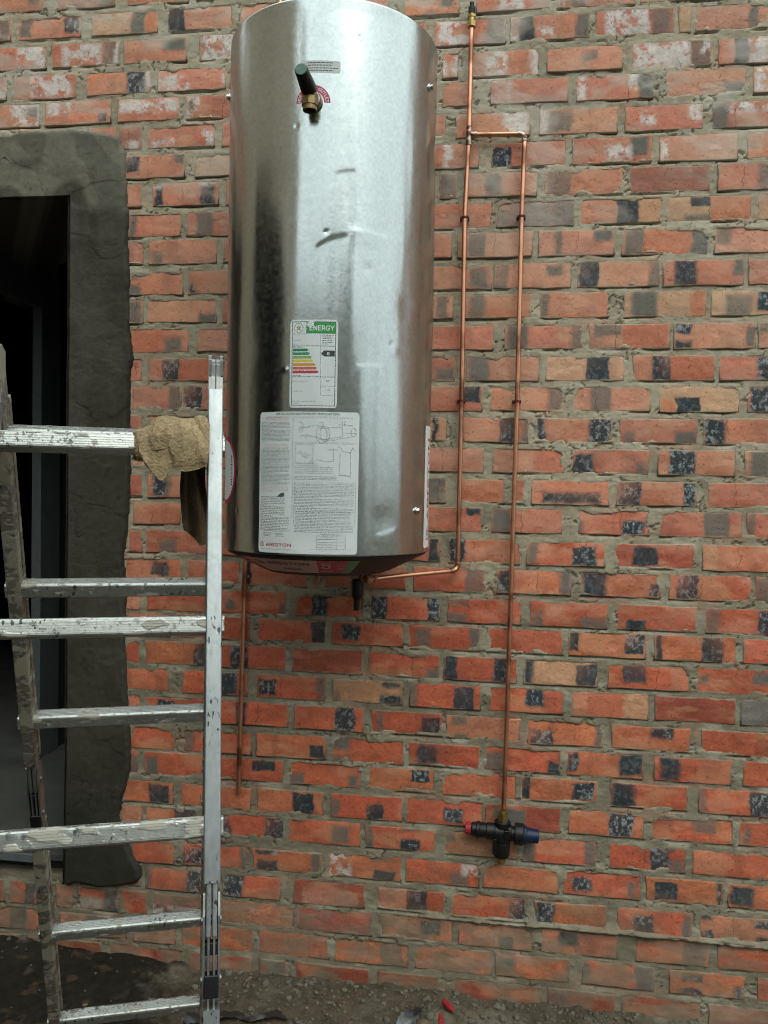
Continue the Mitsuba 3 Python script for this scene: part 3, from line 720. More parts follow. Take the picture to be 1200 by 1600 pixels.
vs, fs, us, at = [], [], [], 0
for i, b in enumerate(HIDDEN):
    v, f, uv = brick_mesh(b[1], b[2], b[3], len(SEEN) + i, 4, 2)
    vs.append(v); fs.append(f + at); us.append(uv); at += len(v)
obj('far_brick', trimesh.Trimesh(np.vstack(vs), np.vstack(fs), process=False), 'brick_clay', W, smooth=True, uv=np.vstack(us), kind='stuff')

# mortar: a relief that follows the bricks, raked in places, smeared over their edges in others
def mortar_sheet(x0, x1, z0, z1, step, cut=True):
    xs, zs = np.linspace(x0, x1, int(round((x1 - x0) / step)) + 1), np.linspace(z0, z1, int(round((z1 - z0) / step)) + 1)
    X, Z = np.meshgrid(xs, zs, indexing='ij')
    D, below = np.full(X.shape, .05), np.full(X.shape, .05)
    for b in ALL:
        a0, a1, c0, c1 = b[1], b[2], b[3] - BRICK_H / 2, b[3] + BRICK_H / 2
        i0, i1 = np.searchsorted(xs, [a0 - .03, a1 + .03]); k0, k1 = np.searchsorted(zs, [c0 - .03, c1 + .03])
        if i0 >= i1 or k0 >= k1: continue
        x, z = X[i0:i1, k0:k1], Z[i0:i1, k0:k1]
        dx, dz = np.maximum(a0 - x, x - a1), np.maximum(c0 - z, z - c1)
        d = np.where((dx > 0) & (dz > 0), np.hypot(dx, dz), np.maximum(dx, dz))
        D[i0:i1, k0:k1] = np.minimum(D[i0:i1, k0:k1], d)
        u = np.where((x > a0) & (x < a1) & (z < c0), c0 - z, .05)
        below[i0:i1, k0:k1] = np.minimum(below[i0:i1, k0:k1], u)
    p = np.stack([X, Z, X * 0], -1)
    n1, n2, n3 = meshkit.fbm(p * [9, 14, 1], 3, 1), meshkit.fbm(p * [60, 75, 1], 3, 2), meshkit.fbm(p * [22, 26, 1], 3, 3)
    h = .0070 + .0065 * (n1 - .5) + .0030 * (n2 - .5)
    h -= .010 * np.exp(-(below / .0048) ** 2) * np.clip((meshkit.fbm(p * [13, 3, 1], 2, 8) - .47) * 6, 0, 1)
    crack = np.abs(n3 - .5) < .012
    h -= .005 * crack * (n1 > .52)
    sm = .010 * np.clip(n3 - .47, 0, .3) / .3 + .0040
    h = np.where(D < -sm, h - (-sm - D) * 1.6 - .003, h + .008 * np.clip(n3 - .55, 0, 1) * np.clip(1 - np.abs(D) / .012, 0, 1))
    # a trowelled ledge of mortar runs along the foot of the wall
    tl = Z - (.203 + .0015 * np.sin(X * 5) + (n2 - .5) * .005)
    h += .019 * np.where(tl > 0, np.exp(-tl / .014), np.exp(tl / .0022)) * np.clip((X + .35) * 2.5, 0, 1) * (.75 + .5 * n1)
    cover = np.clip((X + .75) * 4, 0, 1) * np.clip((.19 - Z) * 30, 0, 1)
    V, q = grid_mesh(X, -h, Z)
    if cut:
        xm, zm = V[q][..., 0].mean(1), V[q][..., 2].mean(1)
        q = q[~((xm < OPEN_R + .004) & (zm < OPEN_T + .006) & (zm > OPEN_B - .01) & (xm > OPEN_L))]
    return trimesh.Trimesh(V, tri(q), process=False)
m1 = mortar_sheet(-1.64, .90, -.14, 2.98, .0038)
obj('mortar', m1, 'cement_mortar', W, smooth=True)
far = [mortar_sheet(-2.78, -1.64, -.14, 3.30, .012), mortar_sheet(.90, 3.4, -.14, 3.30, .012), mortar_sheet(-1.64, .90, 2.98, 3.30, .012)]
obj('mortar', join(*far), 'cement_mortar', W, smooth=True)
obj('core', join(box(OPEN_R + .012, 3.4, .014, .24, -.3, 3.3), box(-2.78, OPEN_R + .011, .014, .24, OPEN_T + .012, 3.3), box(-2.78, OPEN_R + .011, .014, .24, -.3, OPEN_B - .004), box(-2.78, OPEN_L, .014, .24, OPEN_B - .003, OPEN_T + .011)), 'cement_mortar', W, smooth=False)

# plaster band round the doorway, trowelled on over the bricks
PL = [(-2.6, 2.50), (-1.623, 2.496), (-1.497, 2.491), (-1.373, 2.494), (-1.271, 2.495), (-1.17, 2.482), (-1.119, 2.467), (-1.099, 2.423), (-1.094, 2.301), (-1.087, 2.245), (-1.088, 2.113), (-1.085, 2.038), (-1.079, 1.962), (-1.075, 1.849), (-1.069, 1.811), (-1.077, 1.773), (-1.077, 1.64), (-1.074, 1.507), (-1.077, 1.354), (-1.084, 1.296), (-1.092, 1.219), (-1.084, 1.104), (-1.087, .969), (-1.08, .853), (-1.073, .737), (-1.066, .62), (-1.065, .571), (-1.077, .522), (-1.091, .482), (-1.101, .432), (-1.084, .384), (-1.055, .318), (-1.036, .29), (-1.027, .251), (-1.041, .227), (-1.109, .209), (-1.171, .204), (-1.233, .214), (-1.258, .202), (OPEN_R, .216), (OPEN_R, OPEN_T), (-2.6, OPEN_T)]
pl = sg.Polygon(PL).buffer(0)
def plaster_h(X, Z):
    p = np.stack([X, Z, X * 0], -1)
    return .0225 + .010 * (meshkit.fbm(p * [5, 4, 1], 3, 9) - .5) + .004 * (meshkit.fbm(p * [24, 9, 1], 2, 5) - .5) + .006 * np.clip((.45 - Z) * 4, 0, 1)
def plaster_sheet(step=.005):
    xs = np.concatenate([np.arange(-2.30, OPEN_R - 1e-6, step), np.arange(OPEN_R, -1.0, step)]); zs = np.concatenate([np.arange(.18, OPEN_T - 1e-6, step), np.arange(OPEN_T, 2.54, step)])
    X, Z = np.meshgrid(xs, zs, indexing='ij')
    import shapely
    pts = shapely.points(X.ravel(), Z.ravel())
    outline = sg.LineString(PL[1:39])
    d = shapely.distance(pts, outline).reshape(X.shape); ins = shapely.contains(pl, pts).reshape(X.shape)
    p = np.stack([X, Z, X * 0], -1)
    d = np.where(ins, d, -d) + .006 * (meshkit.fbm(p * 55, 3, 4) - .5) + .009 * (meshkit.fbm(p * 17, 3, 14) - .5)
    h = plaster_h(X, Z)
    h = np.where(d > 0, h * np.clip(d / .010, 0, 1) ** .45, -np.abs(d) * 3 - .002) + np.where(d > 0, .0, 0)
    h = h + .0015 * meshkit.fbm(p * 90, 2, 7)
    V, q = grid_mesh(X, -h, Z)
    xm, zm, dm = V[q][..., 0].mean(1), V[q][..., 2].mean(1), d.ravel()[q].max(1)
    q = q[~((xm < OPEN_R) & (zm < OPEN_T)) & (dm > -.012)]
    return trimesh.Trimesh(V, tri(q), process=False)
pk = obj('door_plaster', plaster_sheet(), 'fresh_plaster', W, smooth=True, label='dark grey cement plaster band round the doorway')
def reveal_sheet(p0, p1, ny=16, nl=120, axis_=2):
    """wavy reveal between the plaster face (y = -.02) and the inside (y = .24)"""
    ys, ls = np.linspace(-.017, .24, ny), np.linspace(0, 1, nl)
    Y, L = np.meshgrid(ys, ls, indexing='ij')
    X, Z = p0[0] + (p1[0] - p0[0]) * L, p0[1] + (p1[1] - p0[1]) * L
    w = .006 * (meshkit.fbm(np.stack([X * 9, Y * 9, Z * 9], -1), 3, 3) - .5)
    if axis_ == 2: X = X + w * (Y > -.01)
    else: Z = Z + w + .012 * np.sin(X * 9) * 0
    Y[0] = -plaster_h(X[0], Z[0]) - .0008
    V, q = grid_mesh(X, Y, Z)
    return trimesh.Trimesh(V, tri(q), process=False)
obj('door_reveal', join(reveal_sheet((OPEN_R, OPEN_B - .01), (OPEN_R, OPEN_T + .004)), reveal_sheet((OPEN_L, OPEN_T), (OPEN_R, OPEN_T), axis_=0)), 'fresh_plaster', W, smooth=True)

# the room behind the doorway
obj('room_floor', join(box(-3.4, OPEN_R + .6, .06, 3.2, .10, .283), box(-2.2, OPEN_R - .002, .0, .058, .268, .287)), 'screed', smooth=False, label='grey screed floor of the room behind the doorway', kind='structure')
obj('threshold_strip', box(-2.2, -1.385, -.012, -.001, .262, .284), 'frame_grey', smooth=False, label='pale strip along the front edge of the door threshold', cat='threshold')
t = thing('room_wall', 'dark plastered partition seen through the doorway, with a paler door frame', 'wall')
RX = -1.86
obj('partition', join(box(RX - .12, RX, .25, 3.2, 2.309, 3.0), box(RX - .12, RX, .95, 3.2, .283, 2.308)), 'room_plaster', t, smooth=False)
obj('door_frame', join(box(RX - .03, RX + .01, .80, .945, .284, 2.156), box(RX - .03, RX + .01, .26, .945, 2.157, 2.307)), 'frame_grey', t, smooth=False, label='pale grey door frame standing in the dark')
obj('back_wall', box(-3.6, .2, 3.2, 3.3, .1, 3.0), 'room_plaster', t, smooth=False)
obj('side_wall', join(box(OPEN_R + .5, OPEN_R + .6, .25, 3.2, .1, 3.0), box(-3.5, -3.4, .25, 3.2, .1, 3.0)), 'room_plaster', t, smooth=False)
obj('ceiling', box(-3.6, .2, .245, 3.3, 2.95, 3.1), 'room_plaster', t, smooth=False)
# ------------------------------------------------------------------ water heater
CX, CY, CR, ZB, ZT = -.4157, -.2777, .2577, 1.2843, 2.5191
def gs(a, s): return np.exp(-(a / s) ** 2)
def crease(th, z, pts, amp, w):
    """a pressed line through (angle, height) points: the sheet steps in below it and recovers"""
    p = np.array(pts); zz = np.interp(th, p[:, 0], p[:, 1]); e = (p[-1, 0] - p[0, 0]) * .18
    m = np.clip((th - p[0, 0]) / e, 0, 1) * np.clip((p[-1, 0] - th) / e, 0, 1)
    d = z - zz
    return -amp * m / (1 + np.exp(np.clip(d / w, -40, 40))) * np.exp(-np.maximum(-d, 0) / .10)
def dent(th, z):
    th, z = np.broadcast_arrays(np.asarray(th, float), np.asarray(z, float))
    p = np.stack([th * 1.5, z * 1.3, th * 0], -1)
    r = .0030 * (meshkit.fbm(p * 1.3, 2, 1) - .5) + .0034 * (meshkit.noise(np.stack([th * 4.3, z * 2.1, th * 0], -1), 4) - .5) + .0009 * (meshkit.noise(np.stack([th * 11, z * 5, th * 0], -1), 9) - .5)
    r = r + .0052 * gs(th - .40, .19) * gs(z - 1.80, .24) - .0016 * gs(th + .42, .14) * gs(z - 1.95, .2)
    r = r - .0012 * gs(th - .33, .06) * np.clip((z - 1.98) / .10, 0, 1) * np.clip((2.36 - z) / .16, 0, 1)
    r = r + .0010 * gs(th - .17, .05) * np.clip((z - 1.70) / .10, 0, 1) * np.clip((2.2 - z) / .16, 0, 1)
    r = r - .0012 * gs(th - .47, .10) * np.clip((z - 1.66) / .1, 0, 1) * np.clip((2.02 - z) / .05, 0, 1)
    r = r + .0016 * gs(th - .66, .055) * np.clip((z - 1.30) / .1, 0, 1) * np.clip((2.0 - z) / .12, 0, 1)
    r = r + crease(th, z, [(.20, 2.134), (.30, 2.141), (.41, 2.144)], .0006, .0022)
    r = r + crease(th, z, [(.04, 1.970), (.20, 1.993), (.35, 2.001)], .0017, .0024)
    r = r + crease(th, z, [(.32, 2.016), (.54, 2.013), (.76, 2.005)], -.0010, .0026)
    r = r + crease(th, z, [(.40, 1.713), (.55, 1.716), (.72, 1.720)], -.0007, .0024)
    r = r - crease(th, z, [(.62, 1.332), (.74, 1.337), (.88, 1.349)], .0009, .0028)
    for a, h, s, d in ((.415, 2.436, .004, -.0008), (.425, 2.4345, .004, .0006), (-.129, 2.238, .005, -.0008), (.15, 2.004, .005, -.0016), (-.19, 1.70, .006, .0016), (.773, 1.77, .007, -.0009), (.80, 1.752, .012, .0006), (.72, 1.37, .025, -.0008),
                       (1.50, 2.31, .05, -.0045), (1.42, 2.40, .03, -.002), (1.40, 2.22, .04, -.0018), (.95, 1.86, .03, -.0010), (-.62, 1.76, .03, -.0006), (-.75, 1.47, .006, .0012), (-.78, 1.38, .006, -.0012), (.52, 1.93, .012, -.0007), (-.3, 2.12, .05, -.0008)):
        r = r + d * np.exp(-((th - a) * CR / s) ** 2 - ((z - h) / s) ** 2)
    return r * np.clip((z - ZB) / .03, 0, 1) * np.clip((ZT - z) / .03, 0.15, 1)
def on_shell(th, z, off=0.):
    r = CR + dent(th, z) + off
    return np.stack([CX + r * np.sin(th), CY - r * np.cos(th), z + 0 * r], -1)
H = thing('water_heater', 'tall dented galvanised steel cylinder with stickers, hung on the brick wall', 'water heater')
th = np.concatenate([np.linspace(-math.pi, -1.75, 30)[:-1], np.linspace(-1.75, 1.75, 420), np.linspace(1.75, math.pi, 30)[1:]])
zz = np.concatenate([np.linspace(ZB, ZT - .004, 560)])
TH, ZZ = np.meshgrid(th, zz, indexing='ij')
S = on_shell(TH, ZZ)
rim = [(ZT - .0015, -.0012), (ZT, -.0045), (ZT - .001, -.012)]
S = np.concatenate([S] + [on_shell(th, np.full(len(th), ZT - .004), o)[:, None] * [1, 1, 0] + np.array([0, 0, z]) for z, o in rim], 1)
foot = [(ZB - .001, -.0015), (ZB + .001, -.006)]
S = np.concatenate([on_shell(th, np.full(len(th), ZB), o)[:, None] * [1, 1, 0] + np.array([0, 0, z]) for z, o in foot[::-1]] + [S], 1)
V, q = grid_mesh(S[..., 0], S[..., 1], S[..., 2])
obj('shell', trimesh.Trimesh(V, tri(q)[:, ::-1], process=False), 'galvanised', H, smooth=True, label='dented galvanised steel jacket')
obj('top_lid', lathe([(.0001, -.012), (CR - .006, -.012), (CR - .006, -.02), (.0001, -.02)], (CX, CY, ZT), (0, 0, 1), 64), 'galvanised', H)
CONE = [(.2535, ZB - .002), (.2505, ZB - .008), (.166, ZB - .050), (.150, ZB - .056), (.0001, ZB - .058)]
obj('bottom_cap', lathe([(.2535, .012)] + [(r, z - ZB) for r, z in CONE], (CX, CY, ZB), (0, 0, 1), 96), 'black_cap', H, label='black plastic bottom cap')
for z in (2.30, 1.46): obj('wall_bracket', box(CX - .16, CX + .16, -.022, -.012, z, z + .06), 'hinge_steel', H)
def screw(a, z):
    o, d = on_shell(np.array(a), np.array(z)), np.array([math.sin(a), -math.cos(a), 0])
    w = lathe([(.0001, .0036), (.0075, .0034), (.0095, .0024), (.0100, 0), (.0095, -.001)], o, d, 24)
    obj('screw', join(w, hexnut(o + d * .003, d, .0066, .0060)), 'bright_steel', H)
for a, z in ((-1.30, 2.3996), (1.277, 2.397), (1.167, 1.387)): screw(a, z)

# stickers: flat sheets bent onto the jacket
def wrap(m, a, z, off=.0):
    if len(m.faces) < 40000: m = trimesh.Trimesh(*trimesh.remesh.subdivide_to_size(m.vertices, m.faces, .007), process=False)
    m = m.copy(); v = np.array(m.vertices)
    th = a + v[:, 0] / CR; zz = z + v[:, 1]
    m.vertices = on_shell(th, zz, off + v[:, 2]); return m
def sheet(w, h, nx=24, ny=24, r=.004, th=.0):
    xs, ys = np.linspace(-w / 2, w / 2, nx + 1), np.linspace(-h / 2, h / 2, ny + 1)
    X, Y = np.meshgrid(xs, ys, indexing='ij')
    for sx in (0, -1):
        for sy in (0, -1):
            X[sx, sy] *= 1 - r / w; Y[sx, sy] *= 1 - r / h
    V, q = grid_mesh(X, Y, X * 0 + th)
    return trimesh.Trimesh(V, tri(q)[:, ::-1], process=False)
def quads(rects, z=0., seg=.012):
    """rects (x0, y0, x1, y1), cut into short pieces so that they bend"""
    V, F = [], []
    for x0, y0, x1, y1 in rects:
        n = max(1, int(abs(x1 - x0) / seg)); m = max(1, int(abs(y1 - y0) / .03))
        xs, ys = np.linspace(x0, x1, n + 1), np.linspace(y0, y1, m + 1)
        X, Y = np.meshgrid(xs, ys, indexing='ij')
        v, q = grid_mesh(X, Y, X * 0 + z)
        F.append(tri(q)[:, ::-1] + sum(len(u) for u in V)); V.append(v)
    return trimesh.Trimesh(np.vstack(V), np.vstack(F), process=False)
def polyl(pts, w, z=0.):
    """a drawn line of width w"""
    g = sg.LineString(pts).buffer(w / 2, cap_style=2)
    m = trimesh.creation.extrude_polygon(g, .00008, engine='earcut'); m.apply_translation([0, 0, z]); return m
def poly(pts, z=0.):
    m = trimesh.creation.extrude_polygon(sg.Polygon(pts), .00008, engine='earcut'); m.apply_translation([0, 0, z]); return m
def text(s, h, x, y, bold=False, align='l', w=None, z=0., rot=0):
    m = meshkit.text_mesh(s, h, .00008, bold)
    L = m.bounds[1][0] - m.bounds[0][0]
    if w: m.apply_scale([w / L, 1, 1]); L = w
    m.apply_translation([-m.bounds[0][0] - (L / 2 if align == 'c' else L if align == 'r' else 0), 0, 0])
    if rot: m.apply_transform(trimesh.transformations.rotation_matrix(math.radians(rot), [0, 0, 1]))
    m.apply_translation([x, y, z]); return m
def fine_print(x0, x1, y0, y1, n, h, rg, last=.6, ragged=.04):
    """lines of print too small to read: rows of short word strokes"""
    out = []
    for i in range(n):
        y = y0 + (y1 - y0) * i / max(1, n - 1); x = x0; end = x1 - rg.random() * ragged * (x1 - x0)
        if i % 6 == 5: end = x0 + (x1 - x0) * (last * rg.random() + .3)
        while x < end:
            w = min(end - x, .003 + .006 * rg.random())
            out.append((x, y - h / 2, x + w, y + h / 2)); x += w + .0013
    return out
INK, INK2 = .00075, .0009
# the big instruction sheet
a0, z0, LW, LH = .0055, 1.4476, .2368, .3185
K = obj('instruction_label', wrap(sheet(LW, LH, 40, 40), a0, z0, .0005), 'label_white', H, smooth=True, label='large white printed instruction sheet')
ux, uy = lambda u: (u - .5) * LW, lambda v: (.5 - v) * LH
rg = np.random.default_rng(5)
def put(name, m, mat, parent, a, z, off=INK): return obj(name, wrap(m, a, z, off), mat, parent, smooth=False, kind='stuff' if name in ('printing', 'red_printing', 'rule_lines', 'diagram', 'figures', 'border') else None)
put('lettering', text('INSTALLATION AND WARRANTY INSTRUCTIONS', .0043, 0, uy(.022), True, 'c', LW * .62), 'ink', K, a0, z0)
R_ = lambda l: [(ux(a), uy(d), ux(b), uy(c)) for a, c, b, d in l]
blk = []
def fp(u0, u1, v0, v1, n, h=.00110, last=.6): return fine_print(ux(u0), ux(u1), uy(v0), uy(v1), n, h, rg, last)
blk += fp(.02, .345, .075, .205, 15) + fp(.02, .345, .262, .375, 13) + fp(.02, .345, .385, .505, 14) + fp(.02, .30, .60, .735, 12, last=.4) + fp(.02, .345, .755, .835, 8)
blk += fp(.385, .62, .365, .378, 2) + fp(.385, .55, .39, .43, 4) + fp(.54, .76, .39, .43, 4) + fp(.385, .80, .455, .475, 3) + fp(.39, .97, .508, .53, 3) + fp(.39, .97, .55, .70, 15) + fp(.40, .94, .705, .79, 9) + fp(.39, .97, .80, .845, 5) + fp(.02, .97, .042, .045, 1, .0006) + fp(.39, .97, .222, .225, 1, .0006)
blk += fp(.62, .78, .878, .95, 5, .0009) + fp(.65, .85, .862, .866, 1, .0016) + fp(.02, .36, .975, .978, 1, .0009) + fp(.07, .32, .845, .85, 1, .0008) + fp(.06, .15, .86, .88, 3) + fp(.20, .29, .86, .88, 3)
put('printing', quads(blk), 'ink_faint', K, a0, z0)
red = fp(.08, .33, .038, .060, 4, .0008) + fp(.05, .95, .034, .036, 1, .0006) + fp(.05, .33, .232, .250, 3, .0009) + fp(.02, .33, .515, .565, 6, .0009) + fp(.55, .97, .967, .972, 1, .0006)
put('red_printing', quads(red), 'ink_pale_red', K, a0, z0)
ln = R_([(.366, .04, .369, .755), (.37, .213, .985, .2145), (.015, .70 + .045, .345, .7465), (.015, .835, .345, .8365), (.39, .232, .565, .2335), (.39, .358, .565, .3595), (.563, .232, .566, .358), (.39, .232, .393, .358),
         (.385, .495, .975, .4965), (.385, .538, .975, .5395), (.385, .495, .388, .54), (.972, .495, .975, .54), (.385, .545, .388, .79), (.972, .545, .975, .79), (.61, .87, .885, .8715), (.61, .962, .885, .9635), (.61, .87, .613, .963), (.882, .87, .885, .963), (.80, .87, .803, .963),
         (.61, .892, .885, .8935), (.61, .915, .885, .9165), (.61, .938, .885, .9395)])
put('rule_lines', quads(ln), 'ink_faint', K, a0, z0)
P2 = lambda l: [(ux(a), uy(b)) for a, b in l]
dg = []
for l in ([(.41, .085), (.43, .075), (.46, .08), (.47, .105), (.45, .12)], [(.46, .115), (.56, .10), (.62, .095)], [(.62, .075), (.655, .075), (.655, .115), (.63, .12)], [(.66, .115), (.84, .105), (.845, .17), (.66, .195)], [(.44, .175), (.46, .165), (.50, .17), (.49, .19)],
          [(.50, .16), (.60, .18), (.67, .195)], [(.62, .19), (.75, .20), (.85, .182), (.93, .175)], [(.80, .09), (.86, .088), (.93, .09)], [(.84, .06), (.84, .105)], [(.86, .06), (.86, .10)], [(.86, .15), (.93, .145), (.97, .15)], [(.41, .30), (.44, .275), (.46, .31), (.50, .325), (.54, .30)],
          [(.47, .30), (.49, .285), (.51, .30), (.49, .315), (.47, .30)], [(.575, .35), (.61, .335), (.66, .345), (.76, .345), (.76, .25)], [(.80, .245), (.83, .25), (.84, .275), (.92, .28), (.94, .25), (.96, .27)], [(.82, .28), (.82, .445), (.92, .445), (.92, .28)], [(.80, .45), (.86, .44), (.93, .455)], [(.70, .265), (.80, .265)], [(.54, .17), (.52, .19)]):
    dg.append(polyl(P2(l), .0008))
for u, v, r in ((.675, .155, .011), (.645, .16, .012), (.945, .14, .006), (.445, .125, .004), (.555, .35, .003)):
    dg.append(polyl([(ux(u) + r * math.cos(t), uy(v) + r * 1.6 * math.sin(t)) for t in np.linspace(0, 6.283, 15)], .0008))
put('diagram', join(*dg), 'ink_faint', K, a0, z0)
put('tear', poly(P2([(.21, .60), (.25, .575), (.285, .57), (.29, .592), (.25, .604)])), 'ink_faint', K, a0, z0)
def logo(x, y, s):
    house = sg.Polygon([(x - s, y - s), (x + s, y - s), (x + s, y + s * .35), (x, y + s * 1.3), (x - s, y + s * .35)]).buffer(s * .15)
    ringp = house.difference(house.buffer(-s * .28)); drop = sg.Polygon([(x - s * .3, y - s * .25), (x + s * .3, y - s * .25), (x, y + s * .5)]).buffer(s * .1)
    return join(*[trimesh.creation.extrude_polygon(g, .00008, engine='earcut') for g in (ringp, drop)])
put('brand_lettering', join(logo(ux(.045), uy(.94), .0045), text('ARISTON', .0072, ux(.088), uy(.953), True, 'l', LW * .275)), 'ink_red', K, a0, z0)
# energy rating sticker
a1, z1, EW, EH = .0560, 1.7130, .1075, .1950
K = obj('energy_label', wrap(sheet(EW, EH, 20, 20), a1, z1, .0006), 'label_white', H, smooth=True, label='white energy rating sticker with coloured bars')
ex, ey = lambda u: (u - .5) * EW, lambda v: (.5 - v) * EH
E_ = lambda l: [(ex(a), ey(d), ex(b), ey(c)) for a, c, b, d in l]
put('border', quads(E_([(.04, .02, .96, .027), (.04, .973, .96, .98), (.04, .02, .055, .98), (.945, .02, .96, .98), (.05, .295, .95, .301), (.05, .645, .95, .651), (.645, .165, .652, .645), (.66, .645, .667, .86)])), 'border_green', K, a1, z1)
put('rule_lines', quads(E_([(.05, .160, .35, .1635), (.66, .75, .95, .7535), (.66, .86, .95, .8635)])), 'ink_faint', K, a1, z1)
put('header', quads(E_([(.345, .027, .945, .158)]), z=.0001), 'header_green', K, a1, z1)
put('lettering', text('ENERGY', .0108, ex(.925), ey(.122), True, 'r', EW * .51), 'label_white', K, a1, z1, INK2 + .0002)
put('torn_patch', poly([(ex(.345), ey(.058)), (ex(.40), ey(.02)), (ex(.51), ey(.02)), (ex(.50), ey(.062)), (ex(.43), ey(.098))]), 'label_white', K, a1, z1, INK2 + .0004)
circ = lambda x, y, r, n=26: [(x + r * math.cos(t), y + r * math.sin(t)) for t in np.linspace(0, 2 * math.pi, n)]
star = [(ex(.185) + r * math.sin(t), ey(.093) + r * math.cos(t)) for t, r in zip(np.arange(10) * math.pi / 5, [.0065, .003] * 5)]
put('emblem', join(polyl(circ(ex(.185), ey(.093), .0098), .0009), *[poly([(ex(.185), ey(.093)), star[i], star[(i + 1) % 10]]) for i in range(0, 10)]), 'border_green', K, a1, z1)
put('emblem_centre', poly(circ(ex(.18), ey(.09), .0032, 8)), 'yellow_d', K, a1, z1, INK2 + .0001)
for i, (mat, r) in enumerate((('green_a', .405), ('green_b', .435), ('green_c', .475), ('yellow_d', .50), ('orange_e', .55), ('red_f', .585), ('red_g', .62))):
    v = .328 + i * .0415; hh = .031
    pts = [(ex(.065), ey(v))] + [(ex(u), ey(v)) for u in np.linspace(.1, r - .04, 6)] + [(ex(r), ey(v + hh / 2))] + [(ex(u), ey(v + hh)) for u in np.linspace(r - .04, .1, 6)] + [(ex(.065), ey(v + hh))]
    put('rating_bar', poly(pts), mat, K, a1, z1)
put('rating_arrow', poly([(ex(.655), ey(.382)), (ex(.72), ey(.348)), (ex(.94), ey(.348)), (ex(.94), ey(.416)), (ex(.72), ey(.416))]), 'dark_grey_ink', K, a1, z1)
put('rating_letter', text('B', .0065, ex(.81), ey(.399), True, 'c'), 'label_white', K, a1, z1, INK2 + .0001)
put('figures', join(text('47', .0042, ex(.80), ey(.705), True, 'c'), text('1.36', .0036, ex(.81), ey(.805), False, 'c')), 'ink', K, a1, z1)
fe = lambda u0, u1, v0, v1, n, h=.0009: fine_print(ex(u0), ex(u1), ey(v0), ey(v1), n, h, rg, .6, .25)
put('printing', quads(fe(.68, .92, .175, .275, 6, .0014) + fe(.065, .27, .232, .24, 1) + fe(.065, .15, .285, .29, 1, .0013) + fe(.065, .27, .316, .318, 1) + fe(.065, .28, .632, .634, 1, .0012) + fe(.065, .40, .705, .71, 1) + fe(.065, .34, .81, .813, 1) + fe(.065, .64, .925, .93, 1) + fe(.065, .22, .955, .957, 1)), 'ink_faint', K, a1, z1)
# small grey notice above the valve
a2, z2 = .0757, 2.3640
K = obj('notice_label', wrap(sheet(.0885, .0265, 12, 4, .001), a2, z2, .0005), 'label_grey', H, smooth=True, label='small grey notice sticker above the valve')
put('printing', quads(fine_print(-.028, .028, .0085, .0085, 1, .0021, rg) + fine_print(-.028, .028, .0030, .0030, 1, .0021, rg) + fine_print(-.038, .042, -.0030, -.0030, 1, .0021, rg) + fine_print(-.026, .028, -.0085, -.0085, 1, .0021, rg)), 'ink', K, a2, z2)
# white brand strip on the right flank, read upwards
a3, z3, SH = 1.500, 1.4440, .300
K = obj('brand_label', wrap(sheet(.085, SH, 10, 24, .003), a3, z3, .0005), 'label_white', H, smooth=True, label='white brand strip wrapped round the right flank')
put('brand_lettering', join(text('ARISTON', .030, .012, -.085, True, 'l', .205, rot=90), logo(-.004, -.115, .014)), 'ink_red', K, a3, z3)
# round brand sticker on the left flank
a4, z4 = -1.136, 1.4764
disc = lambda r, n=48, k=8: trimesh.Trimesh(*(lambda A, R: (np.vstack([[0, 0, 0]] + [np.stack([r_ * np.cos(A), r_ * np.sin(A), A * 0], -1) for r_ in R]),
        np.vstack([np.stack([np.zeros(n, int), 1 + np.arange(n), 1 + (np.arange(n) + 1) % n], 1)] + [np.vstack([np.stack([1 + (i - 1) * n + np.arange(n), 1 + i * n + np.arange(n), 1 + i * n + (np.arange(n) + 1) % n], 1), np.stack([1 + (i - 1) * n + np.arange(n), 1 + i * n + (np.arange(n) + 1) % n, 1 + (i - 1) * n + (np.arange(n) + 1) % n], 1)]) for i in range(1, k)])))(np.arange(n) * 2 * np.pi / n, np.linspace(r / k, r, k)), process=False)
K = obj('round_label', wrap(disc(.0835), a4, z4, .0005), 'label_red', H, smooth=True, label='round white brand sticker with a red rim')
put('white_field', disc(.0735), 'label_white', K, a4, z4, .0008)
put('brand_lettering', text('ARISTON', .011, .049, .036, True, 'l', .072, rot=-90), 'ink', K, a4, z4, .0010)
# brand sticker on the sloping bottom cap
def on_cone(m, a, off=.0006):
    m = m.copy(); v = np.array(m.vertices); d = np.array([.166 - .2505, -.042]); L = np.linalg.norm(d); d /= L; nrm = np.array([-d[1], d[0]]) * -1
    t = L * .5 - v[:, 1]; r = .2505 + d[0] * t; z = ZB - .008 + d[1] * t; o = off + v[:, 2]
    nr, nz = .447, -.894
    th = a + v[:, 0] / .225; r, z = r + nr * o, z + nz * o
    m.vertices = np.stack([CX + r * np.sin(th), CY - r * np.cos(th), z], -1); return m
K = obj('bottom_label', on_cone(quads([(-.125, -.040, .055, .040)], 0., .01), -.145), 'label_pink', H, smooth=True, label='white and red brand sticker under the bottom rim')
KB = lambda name, m, mat, off: obj(name, on_cone(m, -.145, off), mat, K, smooth=False)
KB('red_field', quads([(.055, -.040, .125, .040)], 0., .01), 'label_red', .0006)
KB('red_corner', quads([(-.155, -.040, -.125, .040)], 0., .01), 'label_red', .0006)
KB('green_field', quads([(.125, -.040, .150, .040)], 0., .01), 'green_b', .0006)
KB('brand_lettering', join(logo(-.098, .018, .010), text('ARISTON', .016, -.075, .008, True, 'l', .112), text('PRISMA', .010, -.043, -.022, True, 'l', .055)), 'ink', .0012)
KB('number', join(text('5', .034, .076, -.008, True, 'c', .024), text('YEAR', .010, .076, -.030, True, 'c', .035), *[polyl([(.103, y), (.122, y)], .003) for y in (.02, .008, -.004, -.016)]), 'label_pink', .0012)

